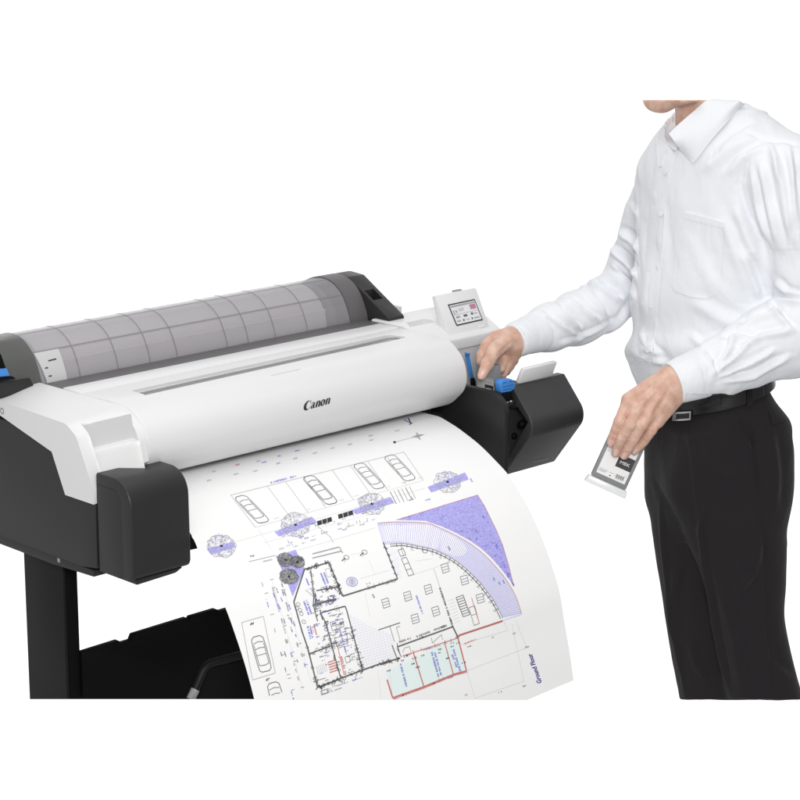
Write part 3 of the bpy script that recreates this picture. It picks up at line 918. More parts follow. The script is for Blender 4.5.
# planting bed with three bushes
fill([A_(273, 446), A_(330, 428), A_(356, 480), A_(322, 562), A_(300, 505)], VI)
for (u, v, r) in ((302, 457, 8), (335, 463, 7), (311, 505, 9)):
    fill(ellipse(A_(u, v), r, 18, jit=.06), G); tree_plan(A_(u, v), r, D_)
line([A_(197, 462), A_(272, 444)], .7, G); scrib(A_(200, 447), A_(210, 445), 2.0, D_); scrib(A_(236, 462), A_(262, 456), 2.2, G)
line([A_(378, 440), A_(455, 420)], 1.4, G); line([A_(378, 452), A_(460, 432)], 1.4, G); line([A_(455, 420), A_(465, 438)], 1.2, G)
for p_ in (A_(475, 450), A_(527, 435)):
    line(ellipse(p_, 2.6, 12), .6, D_, True); line([tuple(np.array(p_) + (-4.5, 3.5)), tuple(np.array(p_) + (-1, .5))], 1.2, D_); line([tuple(np.array(p_) + (-1, 1)), tuple(np.array(p_) + (-2, 5))], .6, G)
for r in (5.4, 3.8, 2.3, 1.0): line(ellipse(C_(655, 335), r, 18), .6, BL if r != 3.8 else G, True)
# bays at the left with the numbers 84 and 87
line([A_(176, 636), A_(238, 618), A_(272, 780), A_(207, 800)], .6, G, True)
line([A_(207, 800), A_(222, 856)], .6, G); line([A_(272, 780), A_(292, 856)], .6, G)
car(A_(232, 725), (9, 33), 36, 13)
car((277, 699), (9, 33), 34, 13)
def text_on(s, o, ex, ey, ink, bold=0.0):
    vs, fs = glyph_mesh(s, bold)
    o, ex, ey = np.array(o, float), np.array(ex, float), np.array(ey, float)
    mp = []
    for a, b2 in vs:
        q_ = o + ex * a + ey * b2
        h = S3(q_[0], q_[1], ink); mp.append(plan_bm.verts.new(h[0]) if h else None)
    for f in fs:
        q_ = [mp[i] for i in f]
        if None in q_: continue
        nf = plan_bm.faces.new(q_); nf.material_index = ink


text_on('84', (249.8, 625.5), (3.6, -1.0), (1.0, -3.6), K, 0.03)
text_on('87', (265.5, 681.2), (3.6, -1.0), (1.0, -3.6), K, 0.03)
# dimension strings on the left of the building
for (a, b2) in (((238, 520), (330, 860)), ((262, 512), (352, 830)), ((285, 505), (375, 805))): line([A_(*a), A_(*b2)], .35, FT)
for i, (u, v) in enumerate(((268, 558), (278, 545), (292, 530), (290, 570), (300, 552), (305, 585), (283, 590), (310, 620), (298, 632), (318, 655), (303, 690), (300, 725), (318, 728), (335, 699.2), (326, 640), (312, 590), (335, 745))):
    p = np.array(A_(u, v)); scrib(p - (.8, 2.2), p + (.8, 2.2), 1.5, BL if i % 3 == 0 else D_)
# building outline and rooms
def wall(pts, w=1.8, ink=D_): line(pts, w, ink); line(pts, w * .35, FT if ink == D_ else ink)
wall([C_(275, 235), C_(190, 495), C_(255, 730), E_(60, 300), E_(140, 620), E_(330, 545), E_(490, 485), E_(640, 430), E_(800, 385)], 1.7)
wall([C_(275, 235), C_(470, 180), C_(580, 450), F_(300, 312)], 1.7)
wall([F_(300, 312), F_(185, 20)], 1.5)
wall([E_(160, 20), E_(205, 100), E_(255, 290), E_(325, 545)], 1.4)
wall([C_(415, 580), C_(600, 530)], 1.5); wall([C_(600, 530), E_(372, 0), E_(500, 480)], 1.5)
wall([C_(325, 245), C_(350, 440), C_(345, 520), C_(380, 650)], 1.2)
wall([C_(345, 520), C_(530, 470)], 1.3); wall([C_(370, 405), C_(555, 373)], 1.3)
wall([C_(400, 560), C_(420, 640)], 1.2); wall([E_(75, 350), E_(255, 285)], 1.3)
line([C_(285, 400), C_(345, 450)], .7, G)
for i in range(190):      # door swings, fittings and notes beside the walls
    a, b2 = random.choice(((C_(275, 235), C_(470, 180)), (C_(470, 180), C_(580, 450)), (C_(325, 245), C_(380, 650)), (C_(345, 520), C_(530, 470)), (C_(370, 405), C_(550, 375)), (E_(0, 120), E_(140, 620)), (E_(205, 100), E_(325, 545)), (E_(140, 620), E_(490, 485)), (E_(490, 485), E_(800, 385)), (E_(80, 350), E_(255, 285)), (E_(380, 50), E_(500, 480))))
    p = np.array(lerp(a, b2, random.random())) + np.random.uniform(-1.5, 1.5, 2)
    d = np.array([random.uniform(-2.2, 2.2), random.uniform(-2.2, 2.2)])
    if i % 3: scrib(p - d, p + d, 1.6, K if i % 2 else D_)
    else: line(ellipse(p, 1.5, 9), .5, D_, True)
for (u, v) in ((225, 515), (215, 545), (250, 590), (270, 655), (240, 560)): line(ellipse(C_(u, v), 1.8, 10, 1, 1.2), .5, D_, True)
scrib(C_(405, 265), C_(455, 385), 2.2, BL); scrib(C_(430, 260), C_(465, 345), 2.0, BL); scrib(C_(285, 300), C_(310, 360), 1.8, BL)
scrib(C_(270, 490), C_(310, 600), 2.2, BL); scrib(C_(290, 480), C_(330, 590), 2.2, BL); scrib(C_(300, 690), C_(325, 790), 2.6, BL); scrib(C_(320, 685), C_(340, 780), 2.0, BL)
scrib(E_(315, 150), E_(370, 350), 2.0, BL)
line([C_(350, 680), C_(372, 760)], 1.2, RD)
for q_ in (((240, 100), (340, 68), (352, 130), (258, 165)), ((276, 228), (372, 195), (386, 262), (295, 295)), ((358, 378), (392, 364), (404, 412), (370, 424))): line([E_(*p) for p in q_], .55, D_, True)
line([E_(250, 132), E_(346, 100)], .5, D_); line([E_(286, 262), E_(380, 228)], .5, D_)
line([C_(440, 235), C_(475, 225), C_(495, 285), C_(460, 298)], .5, G, True)
for i in range(5): line([E_(222 + i * 4, 420 + i * 20), E_(282 + i * 4, 400 + i * 20)], 1.1, RD)
for i in range(6): line([E_(130 + i * 14, 450 - i * 6), E_(145 + i * 14, 520 - i * 6)], .4, G)
line([E_(300, 290), E_(352, 520)], .9, RD); scrib(E_(330, 370), E_(365, 515), 2.0, RD)
for i in range(7): line([E_(432 + i * 7, 290 + i * 26), E_(462 + i * 7, 280 + i * 26)], .5, D_)
for i in range(170):      # dimension strings: ticks and figures along faint lines round the building
    a, b2 = random.choice(((A_(238, 520), A_(330, 860)), (A_(262, 512), A_(352, 830)), (A_(285, 505), A_(375, 805)), (E_(150, 640), E_(480, 530)), (E_(170, 665), E_(330, 610)), (A_(270, 415), A_(560, 335)), (A_(240, 400), A_(690, 272)), (J_(200, 310), J_(680, 165)), (J_(120, 690), J_(640, 490)), (F_(60, 380), F_(290, 315))))
    p = np.array(lerp(a, b2, random.random())); d = (np.array(b2) - a) / np.linalg.norm(np.array(b2) - a); q_ = np.array([-d[1], d[0]])
    if i % 3 == 0: line([p - q_ * 1.8, p + q_ * 1.8], .5, D_)
    else: scrib(p - d * 1.9 + q_ * 1.6, p + d * 1.9 + q_ * 1.6, 1.3, G if i % 4 else BL)
for i in range(130):      # small notes inside the rooms
    p = np.array(lerp(lerp(C_(300, 270), E_(160, 590), random.random()), lerp(C_(540, 430), E_(470, 460), random.random()), random.random()))
    scrib(p - (random.uniform(.8, 2.2), -.5), p + (random.uniform(.8, 2.2), -.5), random.uniform(1.0, 1.7), random.choice((G, D_, D_, BL)))
for i in range(10):
    a, b2 = random.uniform(0, 1), random.uniform(.2, .95)
    p = np.array(lerp(lerp(C_(275, 235), E_(140, 620), b2), lerp(C_(580, 450), E_(490, 485), b2), a)); d = np.array([random.uniform(4, 9), 0]) @ np.array([[.95, -.28], [.28, .95]])
    line([p, p + d], .6, D_); line([p, p + np.array([d[1], -d[0]]) * -.6 + (1, 2)], .5, G)
# tiled hall: crossing lilac lines clipped to a polygon
hall = [E_(395, 30), E_(560, 130), E_(740, 200), E_(770, 372), E_(505, 470)]
def clip(a, b2, poly):
    a, b2 = np.array(a, float), np.array(b2, float); ts = []
    for p, q_ in zip(poly, poly[1:] + poly[:1]):
        p, q_ = np.array(p), np.array(q_); M2 = np.array([b2 - a, p - q_]).T
        if abs(np.linalg.det(M2)) < 1e-9: continue
        t, w = np.linalg.solve(M2, p - a)
        if 0 <= w <= 1: ts.append(t)
    return (a + (b2 - a) * min(ts), a + (b2 - a) * max(ts)) if len(ts) > 1 else None
for i in range(26):
    c0 = np.array(E_(395, 30)) + np.array([.65, 2.6]) * i; r = clip(c0 - np.array([60, -17.5]), c0 + np.array([60, -17.5]), hall)
    if r: line(r, .5, LI)
    c0 = np.array(E_(380, 300)) + np.array([3.0, -.9]) * i; r = clip(c0 - np.array([12, 60]), c0 + np.array([12, 60]), hall)
    if r: line(r, .5, LI)
wall([E_(625, 160), E_(800, 102)], 1.0, D_)
line([E_(718, 130), E_(755, 255)], .6, D_); line([E_(770, 140), E_(800, 130)], .5, D_); line([E_(770, 140), E_(800, 240)], .5, D_)
wall([E_(735, 280), E_(775, 385)], 1.2); wall([E_(775, 265), E_(800, 360)], 1.0)
# main hall: tables, notes, stairs
def table(c):
    c = np.array(c)
    o_ = [c + np.array(q_) for q_ in ((-4.2, -3.2), (2.4, -5.2), (4.4, 3.0), (-2.2, 5.2))]
    line(o_, .6, D_, True)
    for t in (.36, .68): line([lerp(o_[0], o_[3], t), lerp(o_[1], o_[2], t)], .5, D_)
for p_ in (F_(205, 505), F_(380, 450), F_(545, 395), F_(440, 630), F_(605, 570), F_(680, 225), H_(305, 375), H_(245, 305)): table(p_)
scrib(F_(450, 445), F_(500, 590), 2.0, BL)
for (a, b2) in (((640, 390), (740, 690)),):
    for t in np.linspace(0, 1, 15): p = np.array(lerp(F_(*a), F_(*b2), t)); scrib(p - (.4, 1.0), p + (.4, 1.0), 2.4, K)
    line([F_(590, 230), F_(740, 690)], .5, G)
for i in range(9):
    t = i / 8; line([lerp(H_(213, 372), H_(240, 445), t), lerp(H_(240, 362), H_(266, 436), t)], .75, D_)
line([H_(213, 372), H_(240, 445)], .9, D_); line([H_(240, 362), H_(266, 436)], .9, D_)
for i in range(8):
    t = i / 7; line([lerp(H_(180, 385), H_(208, 468), t), lerp(H_(205, 377), H_(230, 458), t)], .4, FT)
line([H_(272, 372), H_(302, 470)], .8, RD); line([H_(262, 410), H_(284, 403), H_(302, 470), H_(282, 478)], .6, D_, True); line([H_(272, 440), H_(292, 433)], .5, D_)
line([F_(330, 150), F_(370, 138), F_(430, 275), F_(388, 288)], .7, D_, True)
for t in (.33, .66): line([lerp(F_(330, 150), F_(388, 288), t), lerp(F_(370, 138), F_(430, 275), t)], .6, D_)
line([F_(303, 82), F_(345, 68), F_(366, 120), F_(325, 132)], .7, D_, True); line([F_(330, 75), F_(348, 125)], .5, D_)
for i in range(5):
    line([F_(225 + i * 22, 60 + i * 52), F_(285 + i * 12, 45 + i * 50)], .45, LI); line([F_(225 + i * 16, 70), F_(290 + i * 9, 300)], .45, LI)
for i in range(5):
    p = np.array(lerp(F_(185, 20), F_(300, 310), .15 + i * .18)); scrib(p - (1.5, 1), p + (1.5, 1), 2.6, K)
for (a, b2) in (((440, 170), (570, 150)), ((390, 290), (720, 180)), ((40, 420), (80, 620)), ((70, 160), (120, 280)), ((0, 310), (240, 240))): line([F_(*a), F_(*b2)], .35, FT)
line([C_(640, 120), C_(760, 95)], .35, FT); scrib(C_(770, 352), C_(800, 345), 1.5, D_)
for (u, v) in ((105, 445), (1, 1)):
    if u > 1: p = np.array(F_(u, v)); scrib(p - (1, 2), p + (1, 2), 2.0, D_)
# curved front: planted wedge, striped band, glazed wall
oa = [B_(65, 400), B_(180, 403), B_(245, 425), B_(300, 450), B_(352, 478), B_(400, 510), B_(442, 548), B_(480, 590), B_(510, 628), B_(535, 665)]
fill([B_(390, 300), B_(418, 345), B_(440, 390), B_(466, 443), B_(490, 500), B_(513, 578), B_(535, 665)] + oa[::-1][1:], VI)
line([B_(390, 300), B_(418, 345), B_(440, 390), B_(466, 443), B_(490, 500), B_(513, 578), B_(535, 665)], .6, RD)
line([B_(65, 400), B_(390, 300)], .5, RD)
for i in range(520):     # darker and lighter strokes of planting
    a, b2 = random.random(), random.random()
    t0 = np.array(lerp(B_(390, 300), B_(535, 665), a)); q_ = np.array(oa[min(int(a * 9.99), 9)])
    p = t0 + (q_ - t0) * b2 * .93
    line([p, p + (random.uniform(-1.3, 1.3), random.uniform(-.9, .9))], .62, LI if i % 3 else BL)
outer = smooth_curve([B_(-10, 413), B_(60, 408), B_(180, 412), B_(240, 432), B_(296, 458), B_(346, 486), B_(392, 518), B_(434, 556), B_(472, 598), B_(505, 640), B_(535, 690), B_(552, 730), B_(566, 776)], 90)
inner = smooth_curve([B_(15, 500), B_(50, 496), B_(100, 495), B_(200, 515), B_(245, 532), B_(290, 555), B_(332, 585), B_(370, 620), B_(402, 653), B_(430, 690), B_(452, 719), B_(470, 750), B_(490, 792)], 90)
for i in range(89):
    fill([outer[i], outer[i + 1], inner[i + 1], inner[i]], LI, 40)
    line([outer[i], inner[i]], .5, VI)
line(outer, .6, RD)
for off, w, k in ((0, 1.1, G), (2.2, 1.0, D_)):
    cen = np.array(B_(120, 900)); pts = [p + (cen - p) / np.linalg.norm(cen - p) * off for p in inner]
    line(pts[4:], w, k)
for i in range(26):
    p = inner[8 + i * 3]; cen = np.array(B_(120, 900)); d = (cen - p) / np.linalg.norm(cen - p)
    line([p, p + d * 3.6], .8, D_)
    if i % 2: scrib(p + d * 4.5 - (1, .4), p + d * 4.5 + (1, .8), 1.2, G)
line(ellipse(B_(180, 525), 2.2, 12), .6, D_, True)
for (u, v) in ((385, 445), (412, 385), (468, 508), (365, 240), (275, 512), (455, 636), (478, 654), (494, 648)):
    p = np.array(B_(u, v)); scrib(p - (.8, 1.6), p + (.8, 1.6), 1.8, BL if u != 275 else D_)
# red walls and three pale blue rooms
wall([H_(222, 516), H_(390, 460)], 1.6, RD); line([H_(222, 519), H_(391, 463)], .6, D_); line([H_(390, 460), H_(463, 436)], .5, VI)
wall([F_(740, 690), J_(690, 150)], 1.8, D_)
for q_ in ([J_(50, 455), J_(300, 342), J_(388, 590), J_(112, 690)], [J_(306, 340), J_(572, 198), J_(648, 478), J_(396, 588)], [J_(582, 194), J_(688, 155), J_(764, 448), J_(656, 476)]): fill(q_, CY)
line([J_(62, 530), J_(112, 692), J_(388, 594), J_(652, 484), J_(768, 452), J_(690, 152)], 1.7, RD)
line([J_(116, 705), J_(392, 605), J_(655, 495), J_(778, 462)], .7, RD)
line([J_(296, 292), J_(388, 590)], 1.4, RD); line([J_(570, 190), J_(652, 484)], 1.2, RD); line([J_(200, 320), J_(690, 160)], .9, RD)
wall([J_(0, 400), J_(150, 345)], 1.3); wall([J_(150, 240), J_(640, 62)], 1.6); line([J_(150, 250), J_(190, 330)], .9, D_)
for (u, v) in ((370, 155), (560, 60), (690, 150), (300, 340), (230, 320)):
    p = np.array(J_(u, v)); scrib(p - (2, -.8), p + (2, -.8), 3.0, K)
scrib(J_(170, 195), J_(275, 160), 2.6, D_); scrib(J_(320, 150), J_(440, 105), 2.6, D_); scrib(J_(475, 90), J_(590, 48), 2.6, D_)
scrib(J_(180, 388), J_(235, 590), 2.4, BL); scrib(J_(458, 285), J_(518, 500), 2.4, BL); scrib(J_(486, 290), J_(542, 488), 2.4, BL); scrib(J_(652, 262), J_(712, 450), 2.4, BL); scrib(J_(640, 308), J_(682, 420), 2.2, BL)
for (u, v) in ((75, 450), (200, 360), (290, 390), (380, 315), (530, 260), (530, 290), (640, 205), (640, 235), (330, 420), (600, 340), (740, 380), (690, 205), (470, 565), (210, 665)):
    p = np.array(J_(u, v)); scrib(p - (1.6, -.5), p + (1.6, -.5), 1.9, K)
line([J_(200, 290), J_(215, 250), J_(260, 235), J_(275, 285)], .5, D_); line([J_(455, 155), J_(465, 205), J_(545, 130), J_(555, 175)], .5, D_)
scrib(H_(245, 548), H_(290, 530), 1.6, RD)
# pale dimension lines towards the corner
for (a, b2) in (((225, 552), (405, 498)), ((255, 650), (490, 560)), ((285, 755), (470, 690)), ((395, 462), (412, 500)), ((440, 458), (482, 562)), ((425, 470), (472, 692)), ((255, 655), (285, 755)), ((185, 760), (255, 738))): line([H_(*a), H_(*b2)], .45, FT if a[0] != 185 else RD)
for (u, v) in ((350, 524), (262, 558), (435, 508), (482, 560), (474, 708), (380, 732), (252, 742)):
    p = np.array(H_(u, v)); scrib(p - (1.5, -.5), p + (1.5, -.5), 1.6, D_ if u != 252 else RD)
for i in range(3): line([E_(530 + i * 90, 520 - i * 40), E_(560 + i * 90, 720 - i * 10)], .3, FT)
text_on('Ground Floor', (541.6, 682.6), (-10.6 / 6.0, -31.0 / 6.0), (-6.2, 1.75), NV, 0.028)
plan = finish(plan_bm, 'printed_plan', [M[k] for k in INKS], None, 60)
tag(plan, 'large white sheet with an architectural floor plan curving out of the plotter', 'printed plan')

# ================================================================== INK CARTRIDGES
def cartridge(o, ex, ey, en, w, h, d, label, lab_from, pale, cap):
    """a flat ink cartridge: o = lower left corner of its label face, ex/ey along width/height, en out of the face"""
    o, ex, ey, en = (np.array(q, float) for q in (o, ex, ey, en))
    R_ = lambda a, b_, c: tuple(o + ex * a + ey * b_ + en * c)
    root = empty('ink_cartridge', R_(w / 2, 0, -d / 2), label, 'ink cartridge', 'ink cartridges')
    hull('body', [R_(0, 0, 0), R_(w, 0, 0), R_(w, h, 0), R_(0, h, 0), R_(0, 0, -d), R_(w, 0, -d), R_(w, h, -d), R_(0, h, -d)], M['cart'], root, 0.0022)
    m0, m1, b0, b1 = lab_from
    L0, L1, B0, B1 = w * m0, w * m1, h * b0, h * b1
    bm = bmesh.new()
    def rect(a0, c0, a1, c1, lift, mi):
        f = bm.faces.new([bm.verts.new(R_(L0 + (L1 - L0) * a, B0 + (B1 - B0) * b_, lift)) for a, b_ in ((a0, c0), (a1, c0), (a1, c1), (a0, c1))]); f.material_index = mi
    rect(0, 0, 1, 1, 0.0003, 0)
    if pale:
        rect(0.0, 0.90, 1, 1, 0.0005, 3); rect(.06, .79, .9, .84, .0005, 3); rect(.48, .36, .98, .70, .0006, 1)
        tx = [('MBK', .55, .47, .16, 2, .36)]
    else:
        rect(.47, .34, 1.0, .68, .0005, 1)
        for i in range(9): rect(.62 + i * .034, .07, .62 + i * .034 + (.012 + .012 * (i % 2)), .17, .0005, 1)
        rect(.62, .045, .9, .055, .0005, 3); rect(.88, .19, .96, .20, .0005, 3)
        for i, (a, b_, c) in enumerate(((.04, .30, .10), (.04, .34, .135), (.04, .27, .075), (.40, .55, .13), (.04, .30, .66), (.04, .36, .70), (.04, .44, .62), (.10, .3, .74))): rect(a, c, b_, c + .012, .0005, 3)
        rect(.43, .045, .475, .075, .0005, 1)
        tx = [('PFI', .05, .80, .15, 1, .20), ('MBK', .57, .45, .12, 2, .34)]
    for s, a, b_, hh, mi, ww in tx:
        vs, fs = glyph_mesh(s, 0.0)
        sc = (L1 - L0) * ww / vs[:, 0].max(); sy = (B1 - B0) * hh / 0.72 * .72
        mv = [bm.verts.new(tuple(np.array(R_(L0 + (L1 - L0) * a, B0 + (B1 - B0) * b_, .0009)) + ex * p[0] * sc + ey * p[1] * sy)) for p in vs]
        for f in fs:
            nf = bm.faces.new([mv[i] for i in f]); nf.material_index = mi
    me = bpy.data.meshes.new('label'); bm.to_mesh(me); bm.free()
    link('label', me, [M['cartlabel2'] if pale else M['cartlabel'], M['ink_black'], M['cartlabel'], M['ink_grey']], root)
    if cap:
        k = 0.0055
        hull('end_cap', [R_(-k, -.0125, .003), R_(w + k, -.0125, .003), R_(w + k * .6, -.0008, .003), R_(-k * .6, -.0008, .003),
                         R_(-k, -.0125, -d - .003), R_(w + k, -.0125, -d - .003), R_(w + k * .6, -.0008, -d - .003), R_(-k * .6, -.0008, -d - .003)], M['clear'], root, 0.001)
    return root


HD = 3.745      # distance of the held cartridge's face
bl_, br_, tl_ = pd(591, 475, HD), pd(625.5, 490.5, HD), pd(611, 425, HD - 0.006)
ex_ = (br_ - bl_) / np.linalg.norm(br_ - bl_)
ey_ = tl_ - bl_; ey_ -= ex_ * (ey_ @ ex_); ey_ /= np.linalg.norm(ey_)
en_ = np.cross(ex_, ey_)
if en_ @ FW > 0: en_ = -en_
cartridge(bl_, ex_, ey_, en_, np.linalg.norm(br_ - bl_), 0.100, 0.017, 'grey ink cartridge with a white label held low in the left hand', (.09, .91, .08, .70), False, True)
cartridge((0.6805, -0.0125, 0.8595), (0, -1, 0), (0, 0, 1), (-1, 0, 0), 0.0445, 0.0660, 0.0165, 'grey ink cartridge being pushed down into the plotter\'s ink bay', (.10, .97, .04, .66), True, False)
# ================================================================== THE PERSON
# Modelled as distance fields in a frame aligned with the line of sight (r = right, d = away, h = up, metres),
# then turned into surfaces and set in the world.  Q() takes a place in the photograph and a distance.
def Q(u, v, d): return np.array([(u - 400) / FPX * d, d, -(v - 400) / FPX * d])
def lean(v): return (v - 380) / 586 * 0.25          # an upright body gets farther away towards its feet
def QB(u, v, d): return Q(u, v, d + lean(v))
def to_world(P_): return CAM[None] + P_[:, :1] * RT + P_[:, 1:2] * FW + P_[:, 2:3] * UP


class Field:
    def __init__(self, lo, hi, h):
        self.h = h; self.lo = np.array(lo, float)
        self.n = np.ceil((np.array(hi) - self.lo) / h).astype(int) + 1
        self.g = np.full(self.n, 0.05, np.float32)
        self.ax = [self.lo[i] + h * np.arange(self.n[i]) for i in range(3)]

    def sub(self, lo, hi):
        a = np.maximum(np.floor((np.array(lo) - self.lo) / self.h).astype(int), 0)
        b_ = np.minimum(np.ceil((np.array(hi) - self.lo) / self.h).astype(int) + 1, self.n)
        return a, b_

    def coords(self, a, b_):
        return (self.ax[0][a[0]:b_[0], None, None].astype(np.float32), self.ax[1][None, a[1]:b_[1], None].astype(np.float32), self.ax[2][None, None, a[2]:b_[2]].astype(np.float32))

    def join(self, a, b_, f, k):
        s_ = self.g[a[0]:b_[0], a[1]:b_[1], a[2]:b_[2]]
        if k <= 0: np.minimum(s_, f, out=s_); return
        hh = np.clip(0.5 + 0.5 * (s_ - f) / k, 0, 1)
        s_[...] = s_ * (1 - hh) + f * hh - k * hh * (1 - hh)

    def cone(self, A, B, ra, rb, k=0.008, flat=None):
        """round cone from A to B; flat = (direction, factor) squeezes it along a direction"""
        A, B = np.array(A, float), np.array(B, float)
        m_ = max(ra, rb) + 2.2 * k + 0.004
        a, b_ = self.sub(np.minimum(A, B) - m_, np.maximum(A, B) + m_)
        if (b_ <= a).any(): return
        X, Y, Z = self.coords(a, b_)
        ba = B - A; L2 = float(ba @ ba)
        px_, py_, pz_ = X - A[0], Y - A[1], Z - A[2]
        t = np.clip((px_ * ba[0] + py_ * ba[1] + pz_ * ba[2]) / L2, 0, 1)
        dx, dy, dz = px_ - t * ba[0], py_ - t * ba[1], pz_ - t * ba[2]
        if flat is not None:
            n_, fa = np.array(flat[0], float), flat[1]; n_ = n_ / np.linalg.norm(n_)
            q_ = (dx * n_[0] + dy * n_[1] + dz * n_[2]) * (fa - 1)
            dx, dy, dz = dx + q_ * n_[0], dy + q_ * n_[1], dz + q_ * n_[2]
        f = np.sqrt(dx * dx + dy * dy + dz * dz) - (ra + (rb - ra) * t)
        self.join(a, b_, f.astype(np.float32), k)

    def ball(self, C, r, k=0.008): self.cone(C, np.array(C) + 1e-4, r, r, k)

    def stack(self, secs, axis_a, axis_b, k=0.02, power=2.0):
        """trunk of stacked ellipses; secs: (centre, a, b) from top to bottom, axis_a / axis_b horizontal directions"""
        cs = np.array([s_[0] for s_ in secs]); aa = np.array([s_[1] for s_ in secs]); bb = np.array([s_[2] for s_ in secs])
        m_ = max(aa.max(), bb.max()) + 0.03
        a, b_ = self.sub(cs.min(0) - np.array([m_, m_, 0.03]), cs.max(0) + np.array([m_, m_, 0.03]))
        X, Y, Z = self.coords(a, b_)
        z = self.ax[2][a[2]:b_[2]]
        o = np.argsort(cs[:, 2])
        def itp(vals):
            zz, vv = cs[o, 2], np.asarray(vals)[o]
            i = np.clip(np.searchsorted(zz, z) - 1, 0, len(zz) - 2)
            t = np.clip((z - zz[i]) / (zz[i + 1] - zz[i]), 0, 1)
            g_ = np.gradient(vv, zz); hL = zz[i + 1] - zz[i]
            return ((2 * t**3 - 3 * t**2 + 1) * vv[i] + (t**3 - 2 * t**2 + t) * hL * g_[i] + (-2 * t**3 + 3 * t**2) * vv[i + 1] + (t**3 - t**2) * hL * g_[i + 1]).astype(np.float32)
        cx, cy_, ra, rb = itp(cs[:, 0]), itp(cs[:, 1]), itp(aa), itp(bb)
        # depth of the upright axis varies with height: shear is carried by the centres
        dx, dy = X - cx, Y - cy_
        p = np.abs(dx * axis_a[0] + dy * axis_a[1]) / ra; q_ = np.abs(dx * axis_b[0] + dy * axis_b[1]) / rb
        rr = (p ** power + q_ ** power) ** (1 / power)
        f = (rr - 1) * np.minimum(ra, rb) * 1.0
        f = np.where(rr > 1, (rr - 1) * (ra + rb) / 2 * .9, f)
        zt, zb = cs[:, 2].max(), cs[:, 2].min()
        f = np.maximum(f, np.maximum(Z - zt, zb - Z))
        self.join(a, b_, np.broadcast_to(f, b_ - a).astype(np.float32), k)

    def keep_below(self, row):      # the photograph's upper edge
        X, Y, Z = self.coords(np.zeros(3, int), self.n); np.maximum(self.g, (Z - Y * ((400 - row) / FPX)), out=self.g)

    def keep_above(self, row):
        X, Y, Z = self.coords(np.zeros(3, int), self.n); np.maximum(self.g, (-Z - Y * ((row - 400) / FPX)), out=self.g)

    def surface(self):
        """surface nets"""
        g = self.g; ins = g < 0
        c8 = np.zeros(self.n - 1, np.int8)
        for i in (0, 1):
            for j in (0, 1):
                for k in (0, 1):
                    c8 += ins[i:self.n[0] - 1 + i, j:self.n[1] - 1 + j, k:self.n[2] - 1 + k]
        act = np.argwhere((c8 > 0) & (c8 < 8))
        idx = np.full(self.n - 1, -1, np.int32); idx[act[:, 0], act[:, 1], act[:, 2]] = np.arange(len(act))
        acc = np.zeros((len(act), 3)); cnt = np.zeros(len(act))
        cor = [np.array(q_) for q_ in np.ndindex(2, 2, 2)]
        for p in range(8):
            for q_ in range(p + 1, 8):
                d = cor[q_] - cor[p]
                if np.abs(d).sum() != 1: continue
                ia, ib = act + cor[p], act + cor[q_]
                va, vb = g[ia[:, 0], ia[:, 1], ia[:, 2]], g[ib[:, 0], ib[:, 1], ib[:, 2]]
                sel = (va < 0) != (vb < 0)
                t = va[sel] / (va[sel] - vb[sel])
                acc[sel] += cor[p] + d * t[:, None]; cnt[sel] += 1
        V = self.lo + (act + acc / cnt[:, None]) * self.h
        Fs = []
        for ax in range(3):
            o1, o2 = [(1, 2), (2, 0), (0, 1)][ax]
            sl0 = [slice(None)] * 3; sl1 = [slice(None)] * 3
            sl0[ax] = slice(0, -1); sl1[ax] = slice(1, None)
            diff = np.argwhere(ins[tuple(sl0)] != ins[tuple(sl1)])
            diff = diff[(diff[:, o1] > 0) & (diff[:, o2] > 0) & (diff[:, o1] < self.n[o1] - 1) & (diff[:, o2] < self.n[o2] - 1)]
            e1 = np.zeros(3, int); e1[o1] = 1; e2 = np.zeros(3, int); e2[o2] = 1
            def I(q_): return idx[q_[:, 0], q_[:, 1], q_[:, 2]]
            quad = np.stack([I(diff - e1 - e2), I(diff - e2), I(diff), I(diff - e1)], 1)
            flip = ~ins[diff[:, 0], diff[:, 1], diff[:, 2]]
            quad[flip] = quad[flip][:, ::-1]
            Fs.append(quad)
        F = np.concatenate(Fs)
        return V, F


def relax(V, F, n_, lam=0.5, keep=None):
    e = np.concatenate([F[:, [0, 1]], F[:, [1, 2]], F[:, [2, 3]], F[:, [3, 0]]]); e = np.unique(np.sort(e, 1), axis=0)
    for it in range(n_):
        for l_ in (lam, -lam * 1.03):
            s_ = np.zeros_like(V); c_ = np.bincount(e.ravel(), minlength=len(V)).astype(float)
            for k in range(3):
                s_[:, k] = np.bincount(e[:, 0], V[e[:, 1], k], len(V)) + np.bincount(e[:, 1], V[e[:, 0], k], len(V))
            d = s_ / np.maximum(c_, 1)[:, None] - V
            if keep is not None: d[keep] = 0
            V = V + l_ * d
    return V


def normals(V, F):
    n_ = np.cross(V[F[:, 2]] - V[F[:, 0]], V[F[:, 3]] - V[F[:, 1]])
    N = np.zeros_like(V)
    for k in range(4):
        for c in range(3): N[:, c] += np.bincount(F[:, k], n_[:, c], len(V))
    return N / np.maximum(np.linalg.norm(N, axis=1), 1e-12)[:, None]


def photo_uv(V): return 400 + FPX * V[:, 0] / V[:, 1], 400 - FPX * V[:, 2] / V[:, 1]


def mesh_object(name, V, F, mats, parent=None, sharp=None):
    W = to_world(V)
    me = bpy.data.meshes.new(name)
    me.from_pydata([tuple(p) for p in W], [], F.tolist())
    me.validate(); me.shade_smooth()
    if sharp: me.set_sharp_from_angle(angle=math.radians(sharp))
    o = link(name, me, mats, None)
    if parent is not None: o.parent = parent
    return o


